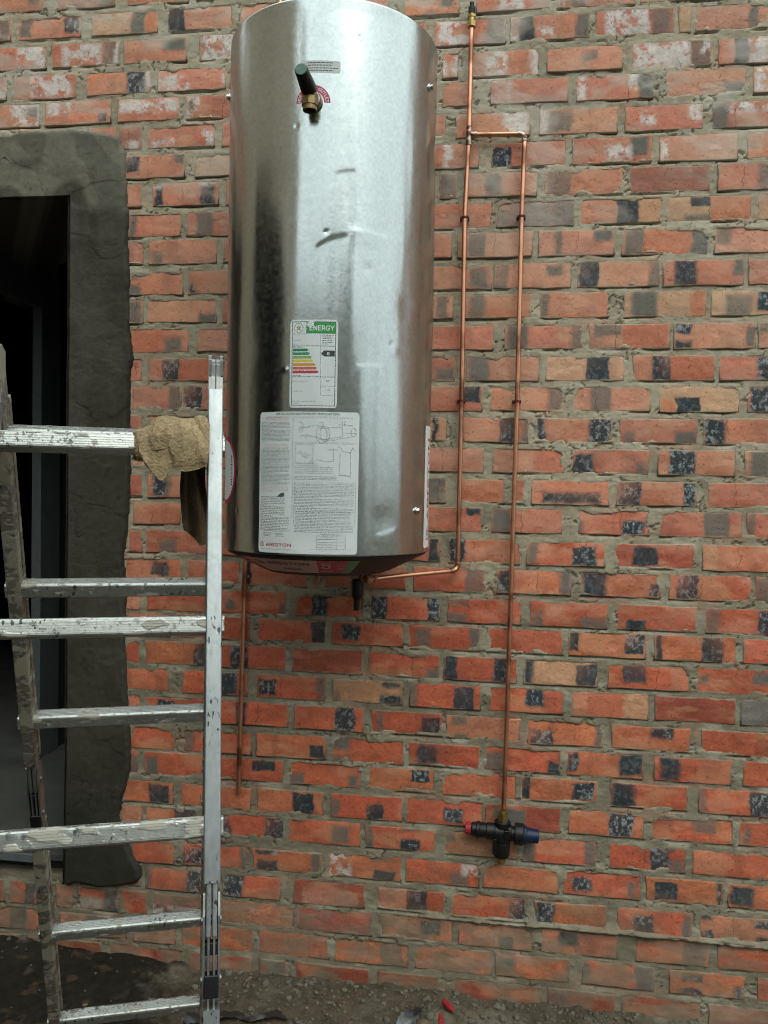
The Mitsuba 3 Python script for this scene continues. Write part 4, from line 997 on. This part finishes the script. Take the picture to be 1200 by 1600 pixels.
# red outlet sticker and relief valve
a5, z5 = .018, 2.2860
arc = lambda r0, r1, t0, t1, n=30: [(r1 * math.cos(t), r1 * math.sin(t)) for t in np.linspace(t0, t1, n)] + [(r0 * math.cos(t), r0 * math.sin(t)) for t in np.linspace(t1, t0, n)]
K = obj('outlet_label', wrap(join(*[poly(arc(.0245, .0385, b, b + math.pi / 10.)) for b in np.arange(10) * math.pi / 10.]), a5, z5, .0004), 'label_red', H, smooth=False, label='red arched outlet sticker behind the valve')
gl = []
S_ = 'HOT WATER OUTLET'
for i, ch in enumerate(S_):
    if ch == ' ': continue
    t = math.pi * (.965 - .93 * i / (len(S_) - 1)); m = meshkit.text_mesh(ch, .0066, .0001, True); m.apply_translation([-m.bounds[1][0] / 2, 0, 0])
    m.apply_transform(trimesh.transformations.rotation_matrix(t - math.pi / 2, [0, 0, 1])); m.apply_translation([.0285 * math.cos(t), .0285 * math.sin(t), 0]); gl.append(m)
put('lettering', join(*gl), 'label_white', K, a5, z5, INK2)
vo = on_shell(np.array(a5), np.array(2.2860)); vd = np.array([.0, -1., 0.])
VA = obj('relief_valve', join(lathe([(.0001, -.01), (.0165, -.01), (.0165, .010), (.0140, .012), (.0140, .020), (.0165, .022), (.0165, .034), (.013, .040), (.0001, .040)], vo, vd, 28),
                              hexnut(vo + np.array([0, -.028, -.004]), (0, 0, -1), .0185, .017, .0115, 8, .1), lathe([(.0125, 0), (.0155, 0), (.0155, .010), (.0125, .010), (.0125, 0)], vo + np.array([0, -.028, -.021]), (0, 0, -1), 28)), 'old_brass', H, label='brass relief valve with a black handle cap')
obj('escutcheon', lathe([(.010, .0005), (.021, .0005), (.0225, .004), (.020, .006), (.010, .006)], vo, vd, 32), 'thread_metal', VA)
obj('outlet_bore', lathe([(.0001, 0), (.0112, 0), (.0112, .004), (.0001, .004)], vo + np.array([0, -.028, -.022]), (0, 0, -1), 24), 'black_plastic', VA)
obj('cap', lathe([(.0001, 0), (.0160, .0), (.0178, .004), (.0165, .030), (.0150, .050), (.0143, .070), (.0130, .072), (.0001, .072)], vo + np.array([-.001, -.030, .011]), (-.02, -1, .12), 28), 'black_plastic', VA)
obj('cap_end', lathe([(.0001, .0), (.0126, 0), (.0126, .0012), (.0118, .002), (.0001, .002)], vo + np.array([-.001, -.030, .011]) + .0718 * np.array([-.02, -1, .12]), (-.02, -1, .12), 24), 'dark_green_plastic', VA)
obj('thread_tape', join(*[tube([vo + np.array([.0172 * math.cos(t), -.012 - .003 * k + .002 * math.sin(3 * t), .0172 * math.sin(t)]) for t in np.linspace(-1.3 + .1 * k, 1.2, 10)], .0011, 6, 1) for k in range(4)]), 'white_tape', VA)
# ------------------------------------------------------------------ copper pipes
PY, PR = -.030, .0066
C = thing('copper_pipe', 'pair of copper pipes joined by a tee, right of the heater', 'pipe')
top, tee, elb = np.array([-.0858, PY, 2.722]), np.array([-.0866, PY, 2.4235]), np.array([.0660, PY, 2.4200])
low, inl = np.array([-.0925, PY, 1.212]), np.array([-.3230, -.2160, 1.199])
runA = [top, tee, np.array([-.0937, PY, 2.20]), np.array([-.0918, PY, 1.69])]
bend = arc3(low + [0, 0, .020], low, low + .020 * (inl - low) / np.linalg.norm(inl - low))
obj('pipe', tube(runA + [low + [0, 0, .02]], PR, 16, 8), 'copper', C, smooth=True)
obj('pipe', tube([bend[-1], inl], PR, 16, 8), 'copper', C, smooth=True)
obj('pipe', tube([tee, elb - [.014, 0, 0]], PR, 16, 4), 'copper', C, smooth=True)
obj('pipe', tube([elb - [0, 0, .014], np.array([.0627, PY, 2.195]), np.array([.0622, PY, 1.687]), np.array([.0513, PY, .5400])], PR, 16, 8), 'copper', C, smooth=True)
def collar(o, d, h=.016, r=PR + .0016): return lathe([(PR - .001, 0), (r, 0), (r + .0006, .002), (r, .005), (r, h - .001), (r - .001, h), (PR - .001, h)], np.asarray(o) - np.asarray(d) * h * .5, d, 20)
obj('tee', join(tube([tee + [0, 0, .016], tee - [0, 0, .022]], PR + .0013, 18, 2), tube([tee, tee + [.018, 0, 0]], PR + .0013, 18, 2), collar(tee + [0, 0, .019], (0, 0, 1), .008), collar(tee - [0, 0, .025], (0, 0, 1), .010), collar(tee + [.019, 0, 0], (1, 0, 0), .008)), 'solder', C)
obj('elbow', join(tube(arc3(elb - [.016, 0, 0], elb, elb - [0, 0, .016]), PR + .0012, 18, 2), collar(elb - [.016, 0, 0], (1, 0, 0), .007), collar(elb - [0, 0, .017], (0, 0, 1), .008)), 'solder', C)
obj('elbow', join(tube(bend, PR + .0011, 18, 2), collar(bend[0], (0, 0, 1), .008), collar(bend[-1], (inl - low) / np.linalg.norm(inl - low), .007)), 'copper', C)
u = obj('union_fitting', join(hexnut(top - [0, 0, .006], (0, 0, 1), .0130, .014), lathe([(.0085, 0), (.0098, .0), (.0098, .010), (.008, .012)], top + [0, 0, .008], (0, 0, 1), 20), hexnut(top + [0, 0, .019], (0, 0, 1), .0125, .008)), 'brass', C, label='brass compression nut at the upper end')
obj('threaded_end', lathe([(.0001, .0)] + [(.0100 - .0006 * (i % 2), .0 + .0022 * i) for i in range(10)] + [(.006, .022), (.006, .034), (.0001, .034)], top + [0, 0, .027], (0, 0, 1), 20), 'black_plastic', C)
def clip(x, z):
    o = np.array([x, PY, z])
    pts = [(.0085 * math.cos(t), .0085 * math.sin(t)) for t in np.linspace(.15, math.pi - .15, 14)]
    g = sg.LineString([(.019, .0085)] + pts[::1] + [(-.019, .0085)] if False else pts).buffer(.0010)
    ring_ = frame(trimesh.creation.extrude_polygon(g, .005, engine='earcut'), o - [0, 0, .0025], (1, 0, 0), (0, -1, 0), (0, 0, 1))
    lugs = [rbox(x + s * .0072, x + s * .0112, PY - .001, -.006, z - .0032, z + .0032, .0012) for s in (-1, 1)]
    obj('clip', join(ring_, *lugs), 'clip_red', C, label='small dark red pipe clip')
for x, z in ((-.0928, 2.196), (.0627, 2.195), (-.0918, 1.688), (.0622, 1.687)): clip(x, z)
D1 = thing('copper_pipe', 'plain copper pipe with an open lower end, left below the heater', 'pipe')
obj('pipe', tube([(-.7090, PY, 1.40), (-.7117, PY, 1.24), (-.7234, PY, .5275)], PR + .0004, 16, 8, caps=False), 'copper', D1, smooth=True)
obj('bore', tube([(-.7234, PY, .529), (-.7200, PY, .70)], PR - .0008, 14, 2), 'black_plastic', D1)
D2 = thing('copper_pipe', 'short length of copper pipe rising behind the top of the heater', 'pipe')
obj('pipe', tube([(-.6300, PY, 2.30), (-.6300, PY, 3.1)], PR, 16, 6), 'copper', D2, smooth=True)
# inlet cock below the heater
I = thing('inlet_valve', 'brass elbow with a black plastic drain cock, under the heater', 'valve')
b = np.array([-.3445, -.2000, 1.2000])
obj('elbow', join(tube(arc3(b + [.020, -.012, 0], b + [.004, -.002, .0], b + [0, 0, .026]), .0095, 16, 2), hexnut(b + [.006, -.004, .001], (.77, -.62, 0), .0125, .012)), 'brass', I)
dd = (inl - low) / np.linalg.norm(inl - low)
obj('compression_nut', join(hexnut(inl - dd * .0, -dd, .0125, .016), hexnut(inl - dd * .022, -dd, .0105, .008)), 'copper', I)
obj('drain_cock', join(lathe([(.0001, 0), (.0145, 0), (.0160, .004), (.0160, .040), (.0140, .044), (.0100, .052), (.0085, .054), (.0075, .080), (.0068, .082), (.0001, .082)], b + [-.004, 0, -.004], (-.03, 0, -1), 28)), 'black_plastic', I)
# pressure control valve at the foot of the right-hand pipe
Vv = thing('pressure_valve', 'black plastic pressure valve with red and blue ends, at the foot of the copper pipe', 'valve')
c0, ax = np.array([.0485, -.042, .4800]), np.array([1, 0, -.045]); ax /= np.linalg.norm(ax)
up = np.array([.02, 0, 1.]); up /= np.linalg.norm(up)
body = [lathe([(0.0001, -.088), (0.0152, -.088), (0.0189, -.084), (0.0189, -.074), (0.0226, -.072), (0.0226, -.064), (0.0201, -.062), (0.0201, -.046), (0.0226, -.044), (0.0226, -.022), (0.0238, -.020), (0.0238, .024), (0.0201, .026), (0.0201, .033), (0.0287, .034), (0.0299, .037), (0.0299, .056), (0.0268, .060), (0.0001, .060)], c0, ax, 36),
        lathe([(0.0001, .034), (0.0183, .034), (0.0226, .031), (0.0226, .018), (0.0189, .016), (0.0189, -.02), (0.0001, -.02)], c0, up, 32),
        lathe([(0.0001, 0), (0.0244, 0), (0.0250, .020), (0.0214, .024), (0.0232, .030), (0.0232, .062), (0.0201, .068), (0.0001, .068)], c0, -up, 32),
        rbox(c0[0] - .026, c0[0] - .014, -.062, -.030, c0[2] - .058, c0[2] - .012, .003), rbox(c0[0] + .004, c0[0] + .021, -.070, -.045, c0[2] - .010, c0[2] + .016, .003)]
obj('body', join(*body), 'black_plastic', Vv)
rib = [rbox(-.0012, .0012, .0118, .0152, -.0085, .0085, .0008) for _ in range(1)]
obj('red_cap', join(lathe([(.0001, 0), (.0148, 0), (.0158, .002), (.0158, .016), (.0146, .018), (.0001, .018)], c0 - ax * .086, -ax, 28),
     *[frame(box(-.0009, .0009, .0148, .0166, .002, .016), c0 - ax * .086, *[np.array(v) for v in (lambda A, B, Cc: (A * math.cos(t) + B * math.sin(t), -A * math.sin(t) + B * math.cos(t), Cc))(*perp(-ax))]) for t in np.arange(14) * math.pi / 7]), 'red_plastic', Vv, label='bright red end cap')
obj('blue_cap', lathe([(.0001, .058), (.0250, .058), (.0255, .066), (.0215, .068), (.0205, .080), (.0180, .100), (.0165, .101), (.0001, .101)], c0, ax, 32), 'blue_plastic', Vv, label='dark blue tapered end cap')
obj('upper_nut', join(hexnut(c0 + up * .034, up, .0155, .011), hexnut(c0 + up * .047, up, .0140, .010), lathe([(.008, .045), (.0115, .045), (.0115, .062), (.008, .062)], c0, up, 20)), 'brass', Vv)
obj('lower_nut', join(lathe([(.0001, .066), (.0135, .066), (.0135, .080), (.0118, .081), (.0122, .086), (.0095, .090), (.0001, .090)], c0, -up, 24), hexnut(c0 - up * .070, -up, .0150, .010)), 'brass', Vv)

# ------------------------------------------------------------------ stepladder
LP, PSI, TF, TBK, LWD, S1, S4 = np.array([-.4431, -1.0474, 1.6389]), .358, .2946, .3814, .3319, .1413, 1.2629
left, back, upv = np.array([-math.cos(PSI), -math.sin(PSI), 0]), np.array([-math.sin(PSI), math.cos(PSI), 0]), np.array([0, 0, 1.])
LD = thing('stepladder', 'aluminium folding stepladder spattered with plaster, standing open left of the heater', 'ladder')
RW, RD = .0232, .050
def section(front):
    t = TF if front else TBK
    d = (-back if front else back) * math.sin(t) - upv * math.cos(t)
    n = -back * math.cos(t) + (upv if front else -upv) * math.sin(t)
    return d, n
def rail_mesh(front, l, s0, s1):
    d, n = section(front)
    g = sg.box(-RW / 2, -RD, RW / 2, 0).buffer(-.003).buffer(.003, quad_segs=3)
    g = g.difference(sg.box(-RW / 2 - .01, -RD * .62, -RW / 2 + .0012, -RD * .38)).difference(sg.box(RW / 2 - .0012, -RD * .62, RW / 2 + .01, -RD * .38))
    m = trimesh.creation.extrude_polygon(g, s1 - s0, engine='earcut')
    return frame(m, LP + l * left + d * s0, left, n, d)
def rung_mesh(front, s, bow=0.):
    d, n = section(front)
    g = sg.box(-.0145, -.0135, .0145, .0135).buffer(-.005).buffer(.005, quad_segs=4)
    for k in np.arange(-.0095, .0096, .0038): g = g.difference(sg.box(.0137, k - .0006, .02, k + .0006))
    for k in np.arange(-.008, .0081, .004): g = g.difference(sg.box(k - .0006, -.02, k + .0006, -.0128))
    m = trimesh.creation.extrude_polygon(g, LWD + .030, engine='earcut')
    # x -> outward, y -> down the rail, extruded to the left
    return frame(m, LP + d * s - n * .017 - left * .0150, n, d, left)
for front in (True, False):
    for l in (0, LWD):
        mat = 'clean_aluminium' if front else 'dirty_aluminium'
        obj('rail', rail_mesh(front, l, .050 if front else .085, .772 if front else .80), mat, LD, smooth=25, label='pale aluminium rail facing the viewer' if front and l == 0 else ('rail crusted with grey plaster' if not front and l else None))
        end = 1.700 if front else 1.755
        obj('rail', rail_mesh(front, l, .925 if front else .965, end), mat, LD, smooth=25)
        d, n = section(front)
        obj('foot', frame(rbox(-.015, .015, -RD - .003, .003, end - .04, end + .012, .003), LP + l * left, left, n, d), 'black_plastic', LD)
    for s in (S1, S1 + .28, S1 + .56, S4, S4 + .28):
        if s < 1.65: obj('rung', rung_mesh(front, s), 'spattered_aluminium', LD, smooth=25)
def plate(front, l, off, s0, s1, w0, w1, th=.0028):
    """one hinge cheek: a long plate beside the rail that narrows at its ends"""
    d, n = section(front); c = -RD * .5
    g = sg.Polygon([(s0, c - w0), (s0 + .03, c - w1), (s1 - .03, c - w1), (s1, c - w0), (s1, c + w0), (s1 - .03, c + w1), (s0 + .03, c + w1), (s0, c + w0)]).buffer(-.004).buffer(.004)
    m = trimesh.creation.extrude_polygon(g, th, engine='earcut')
    return frame(m, LP + (l + off - th / 2) * left, d, n, left)
for l in (0, LWD):
    # top hinge: round cheeks in two halves, each with an arm down either section; the outer pair stands a little higher
    ms = []
    dF, nF = section(True); dB, nB = section(False)
    o = LP + dF * .020 - nF * .025 + l * left
    for off, th_, rad in ((-.0088, .0044, .034), (-.0036, .0056, .027), (.0036, .0056, .027), (.0088, .0044, .034)):
        for dd_, nn_, e in ((dF, nF, .078 if rad > .03 else .045), (dB, nB, .10)):
            g = sg.Polygon([(-rad, -.014), (-rad, .014), (-rad * .3, .024), (e, .024), (e, -.024), (-rad * .3, -.024)]).buffer(-.002).buffer(.002)
            ms.append(frame(trimesh.creation.extrude_polygon(g, th_ - (.0004 if dd_ is dB else 0), engine='earcut'), o + (off - th_ / 2) * left, dd_, np.cross(left, dd_), left))
    obj('hinge', join(*ms), 'hinge_steel' if l == 0 else 'dirty_aluminium', LD, label='round topped hinge joining the two halves')
    for front in (True, False):
        a, b_ = (.772, .925) if front else (.80, .965)
        d, n = section(front)
        ms = [plate(front, l, off, a - .030 if abs(off) < .006 else a + .012, b_ + .030 if abs(off) < .006 else b_ - .006, .014, .0205) for off in (-.0100, -.0037, .0037, .0100)]
        inner = [frame(box(-.0075, .0075, -RD * .55, -.006, a - .01, a + .055), LP + l * left, left, n, d), frame(box(-.0070, .0070, -RD * .55, -.009, b_ - .045, b_ + .005), LP + l * left, left, n, d)]
        hk = obj('hinge', join(*ms), 'hinge_steel', LD, label='locking hinge halfway down the rail')
        for x0, x1 in ((-.0078, -.0006), (.0006, .0078)): obj('arm', frame(rbox(x0, x1, -RD * .5, -.004, a - .004, a + .068, .002), LP + l * left, left, n, d), 'clean_aluminium' if front else 'hinge_steel', hk)
        for y1, e0, e1, wl in ((-.006, a + .074, a + .090, .0092), (-.003, b_ - .040, b_ - .012, .0098)): obj('lock', frame(rbox(-wl, wl, -RD * .55, y1, e0, e1, .002), LP + l * left, left, n, d), 'black_plastic', hk)
        for s in (a + .05, b_ - .03): obj('pin', lathe([(.0001, -.0135), (.006, -.0135), (.006, .0135), (.0001, .0135)], LP + l * left + d * s - n * RD * .5, left, 16), 'hinge_steel', hk)

# ------------------------------------------------------------------ rag bunched over the top rung
dF, nF = section(True)
RO = LP + dF * S1 - nF * .017
def rl(l, n, s): return RO + l * left + n * nF + s * dF
RAG = thing('rag', 'tan terry cloth rag bunched over the top rung of the stepladder', 'cloth')
def spline(P, t):
    """Catmull-Rom through the rows of P at t in [0, 1]"""
    P = np.vstack([2 * P[0] - P[1], P, 2 * P[-1] - P[-2]]); n = len(P) - 3
    k = np.minimum((t * n).astype(int), n - 1); u = (t * n - k)[..., None]
    a, b, c, d = P[k], P[k + 1], P[k + 2], P[k + 3]
    return .5 * (2 * b + (c - a) * u + (2 * a - 5 * b + 4 * c - d) * u ** 2 + (3 * b - a - 3 * c + d) * u ** 3)
def drape(l0, l1, path, hem, fold, freq, seed, bulge=0., skew=0., th_=.0045, nl=90, nt=110):
    """one layer of cloth laid over the rung: path [(out, down)] from behind over the top to the front hem"""
    A, Tt = np.meshgrid(np.linspace(0, 1, nl), np.linspace(0, 1, nt), indexing='ij')
    q = spline(np.array(path, float), Tt)
    e = np.clip((Tt - .45) / .55, 0, 1)
    n_, s_ = q[..., 0], q[..., 1]
    s_ = s_ + hem(A) * e ** 2
    l = l0 + (l1 - l0) * A + skew * e * (A - .3) + .004 * (meshkit.noise(np.stack([Tt * 5, A * 2, A * 0], -1), seed) - .5)
    mid = np.sin(np.pi * A) ** .7
    f = meshkit.noise(np.stack([A * freq + Tt * 1.3 + seed, Tt * 1.6, A * 0], -1), seed + 3)
    f = 1 - np.abs(2 * f - 1) ** .8                       # rounded ridges with sharp valleys
    rad = np.stack([n_, s_ + .002], -1); rad /= np.maximum(np.linalg.norm(rad, axis=-1, keepdims=True), .012)
    amp = fold * (.35 + .9 * e) * f + bulge * mid * np.sin(np.pi * np.clip(Tt, 0, 1)) + .0045 * (meshkit.fbm(np.stack([l * 60, s_ * 60, n_ * 60], -1), 2, seed + 7) - .5)
    edge = np.minimum(A, 1 - A) * (l1 - l0)
    amp = amp - .007 * np.exp(-edge / .005)
    n_, s_ = n_ + rad[..., 0] * amp, s_ + rad[..., 1] * amp * .6
    P = RO + l[..., None] * left + n_[..., None] * nF + s_[..., None] * dF
    du, dv = np.gradient(P, axis=0), np.gradient(P, axis=1)
    N = np.cross(du, dv); N /= np.maximum(np.linalg.norm(N, axis=-1, keepdims=True), 1e-9)
    if (N[nl // 2, int(nt * .8)] @ nF) < 0: N = -N
    p3 = P.reshape(-1, 3)
    P = P + N * (.0013 * (meshkit.noise(p3 * 430, seed) - .5) + .0010 * (meshkit.noise(p3 * 900, seed + 1) - .5)).reshape(P.shape[:2])[..., None]
    V1, q4 = grid_mesh(P[..., 0], P[..., 1], P[..., 2]); V2 = (P - N * th_).reshape(-1, 3)
    r = np.concatenate([np.arange(nt), np.arange(1, nl) * nt + nt - 1, (nl - 1) * nt + np.arange(nt - 2, -1, -1), np.arange(nl - 2, 0, -1) * nt]); r2 = np.roll(r, -1)
    side = np.vstack([np.stack([r, r2, r2 + len(V1)], 1), np.stack([r, r2 + len(V1), r + len(V1)], 1)])
    return trimesh.Trimesh(np.vstack([V1, V2]), np.vstack([tri(q4), tri(q4)[:, ::-1] + len(V1), side]), process=False)
OVER = [(-.022, .022), (-.025, .006), (-.020, -.018), (.0, -.030), (.020, -.020), (.029, .002), (.030, .026), (.028, .040)]
BIG = [(-.018, .016), (-.021, -.004), (-.014, -.026), (.006, -.038), (.028, -.028), (.041, -.004), (.042, .022), (.034, .040)]
WRAP = [(-.020, .020), (-.023, .004), (-.018, -.015), (.0, -.023), (.018, -.015), (.024, .004), (.020, .020), (.010, .028)]
obj('bunched_cloth', join(
    drape(.076, .124, WRAP, lambda A: .004 * np.sin(A * 7), .005, 2.2, 5, .004, -.010),
    drape(.018, .108, OVER, lambda A: .016 * np.exp(-((A - .66) / .14) ** 2) - .012 * np.clip(A - .82, 0, 1) * 5 + .004 * np.sin(A * 11), .012, 3.4, 12, .002, .006),
    drape(.012, .066, BIG, lambda A: .010 * np.sin(A * 3.2) - .012 * (A > .8) * (A - .8) * 5, .008, 2.3, 21, .004, .004),
    drape(.010, .034, [(.0, -.044), (.016, -.044), (.030, -.034), (.038, -.014), (.036, .008)], lambda A: .0 * A, .006, 1.4, 33, .003, .004),
    drape(.050, .092, [(-.012, -.036), (.0, -.043), (.016, -.040), (.030, -.024), (.038, -.004), (.036, .012)], lambda A: .010 * A, .007, 1.6, 41, .003, .010)),
    'terry_cloth', RAG, smooth=True)
# the end that hangs down behind the rung
uu, ww = np.meshgrid(np.linspace(0, 1, 44), np.linspace(0, 1, 40), indexing='ij')
wid = .034 + .016 * uu - .02 * np.clip(uu - .86, 0, 1) * 3
lx = .030 + (ww - .5) * wid * 1.0 + .004 * np.sin(uu * 5)
dep = -.030 - .012 * np.sin(ww * 9 + uu * 2.0) * (.4 + .6 * uu) + .006 * np.sin(ww * 17 + 1)
zz = -.01 - .135 * uu - .012 * np.sin(ww * 4 + .5) * uu ** 3
base = rl(0, 0, 0)
PT = base + lx[..., None] * left + (-dep)[..., None] * back + zz[..., None] * upv
pn = PT.reshape(-1, 3); PT = (pn + .004 * (meshkit.fbm(pn * 90, 3, 2) - .5)[:, None] * -back).reshape(PT.shape)
V1, q = grid_mesh(PT[..., 0], PT[..., 1], PT[..., 2])
V2 = V1 + back * .005
n_, m_ = uu.shape; rimi = np.concatenate([np.arange(m_), np.arange(1, n_) * m_ + m_ - 1, (n_ - 1) * m_ + np.arange(m_ - 2, -1, -1), np.arange(n_ - 2, 0, -1) * m_])
side = np.vstack([np.stack([rimi, np.roll(rimi, -1), np.roll(rimi, -1) + len(V1)], 1), np.stack([rimi, np.roll(rimi, -1) + len(V1), rimi + len(V1)], 1)])
obj('hanging_end', trimesh.Trimesh(np.vstack([V1, V2]), np.vstack([tri(q), tri(q)[:, ::-1] + len(V1), side]), process=False), 'dark_terry', RAG, smooth=True, label='darker brown end hanging down behind the rung')

# ------------------------------------------------------------------ rubble and scraps on the ground
def gz(x, y): return float(ground_h(np.array([x]), np.array([y]))[0])
def rock(r, seed, sub=2, flat=.7):
    m = trimesh.creation.icosphere(subdivisions=sub, radius=1.0); v = np.array(m.vertices)
    rg = np.random.default_rng(seed)
    for _ in range(7):
        n = rg.normal(size=3); n /= np.linalg.norm(n); c = .62 + .3 * rg.random(); e = np.maximum(v @ n - c, 0); v -= e[:, None] * n
    v *= (1 + .25 * (meshkit.fbm(v * 1.7 + seed, 3, seed) - .5))[:, None] * (.75 + .5 * rg.random(3))
    v[:, 2] *= flat
    return trimesh.Trimesh(v * r, m.faces, process=False)
protos = [rock(1, 50 + i, 1) for i in range(6)]
gv, gf, at = [], [], 0
rg = np.random.default_rng(21)
for i in range(2600):
    x = rg.uniform(-1.6, 1.0); y = -.01 - abs(rg.normal()) * .17
    if x < -.82 and rg.random() < .93: continue
    r = .0022 + .0055 * rg.random() ** 4 + (.004 if rg.random() < .04 else 0)
    if i % 40 == 0: r = rg.uniform(.008, .015)
    m = protos[i % 6]; a = rg.random() * 6.28; v = np.array(m.vertices) * r
    v = np.stack([v[:, 0] * math.cos(a) - v[:, 1] * math.sin(a), v[:, 0] * math.sin(a) + v[:, 1] * math.cos(a), v[:, 2]], -1) + [x, y, gz(x, y) + r * .25]
    gv.append(v); gf.append(np.array(m.faces) + at); at += len(v)
obj('gravel', trimesh.Trimesh(np.vstack(gv), np.vstack(gf), process=False), 'rubble_stone', smooth=False, label='loose gravel and mortar crumbs along the foot of the brick wall', cat='gravel', kind='stuff')
def stone(x, y, r, seed, label, mat='rubble_stone', group=None, name='stone'):
    m = rock(r, seed, 3); m.apply_translation([x, y, gz(x, y) + r * .25]); obj(name, m, mat, smooth=35, label=label, cat='stone', group=group)
stone(-.905, -.215, .026, 3, 'fist sized grey stone on the ground between the ladder rungs', 'grey_scrap')
stone(-.745, -.035, .014, 4, 'small pale stone at the wall foot, just right of the ladder rail')
stone(-.525, -.055, .010, 5, 'dark pebble lying on the dirt below the heater')
stone(-.505, -.060, .009, 6, 'whitish pebble beside a dark one, on the dirt below the heater')
stone(.118, -.150, .022, 7, 'ochre yellow stone at the bottom edge, right of the red scraps', 'ochre_stone')
stone(.060, -.060, .009, 8, 'small grey stone close to the wall, right of the red scraps')
def scrap(pts, seed, lift, label, mat='black_sheet', name='plastic_sheet', cat='plastic sheet', th=.0012):
    """a crumpled torn sheet lying on the ground"""
    g = sg.Polygon(pts).buffer(0); x0, y0, x1, y1 = g.bounds
    st = .006; xs, ys = np.arange(x0, x1 + st, st), np.arange(y0, y1 + st, st)
    X, Y = np.meshgrid(xs, ys, indexing='ij')
    p = np.stack([X, Y, X * 0], -1)
    Z = ground_h(X, Y) + .003 + lift * np.clip(meshkit.fbm(p * 16, 3, seed) - .38, 0, 1) + .006 * np.abs(meshkit.fbm(p * 45, 2, seed + 1) - .5)
    V, q = grid_mesh(X, Y, Z); import shapely
    ok = shapely.contains(g, shapely.points(V[q][..., 0].mean(1) + .006 * (meshkit.fbm(V[q].mean(1) * 70, 2, 3) - .5), V[q][..., 1].mean(1)))
    q = q[ok]
    obj(name, trimesh.Trimesh(np.vstack([V, V - [0, 0, th]]), np.vstack([tri(q)[:, ::-1], tri(q) + len(V)]), process=False), mat, smooth=True, label=label, cat=cat)
scrap([(-.79, -.24), (-.70, -.205), (-.60, -.212), (-.545, -.190), (-.52, -.205), (-.59, -.235), (-.66, -.236), (-.72, -.262), (-.79, -.275)], 4, .045, 'torn strip of black plastic sheet right of the ladder foot')
scrap([(-.30, -.26), (-.245, -.20), (-.20, -.135), (-.165, -.110), (-.160, -.125), (-.175, -.165), (-.130, -.200), (-.10, -.235), (-.155, -.215), (-.185, -.20), (-.235, -.26)], 9, .05, 'crumpled black plastic sheet scrap left of the red scraps')
scrap([(-.13, -.205), (-.02, -.145), (.11, -.125), (.115, -.15), (.03, -.215), (-.10, -.25)], 12, .022, 'flat grey sheet scrap under the small red piece', 'grey_scrap', 'sheet_scrap', 'scrap')
# red-handled tool and red scrap
SD = thing('screwdriver', 'little red handled screwdriver lying in the dirt at the wall foot', 'screwdriver')
so, sdv = np.array([-.105, -.080, gz(-.105, -.08) + .016]), np.array([.045, -.052, -.006]); sdv /= np.linalg.norm(sdv)
obj('handle', lathe([(.0001, 0), (.006, .001), (.0085, .006), (.0075, .012), (.0088, .022), (.0085, .034), (.0055, .042), (.0045, .046), (.0001, .047)], so, sdv, 14), 'red_plastic', SD)
obj('blade', lathe([(.0001, .046), (.0026, .046), (.0024, .068), (.0018, .072), (.0001, .072)], so, sdv, 10), 'bright_steel', SD)
rs = thing('plastic_scrap', 'small bright red plastic piece lying on grey sheet scrap', 'scrap')
o = np.array([-.105, -.172, gz(-.105, -.172) + .018])
obj('piece', frame(join(rbox(-.007, .007, -.006, .006, 0, .013, .002), rbox(-.005, .006, -.004, .006, .012, .026, .002)), o, (.95, .2, .1), (-.2, .9, -.3), (-.1, .3, .95)), 'red_plastic', rs)
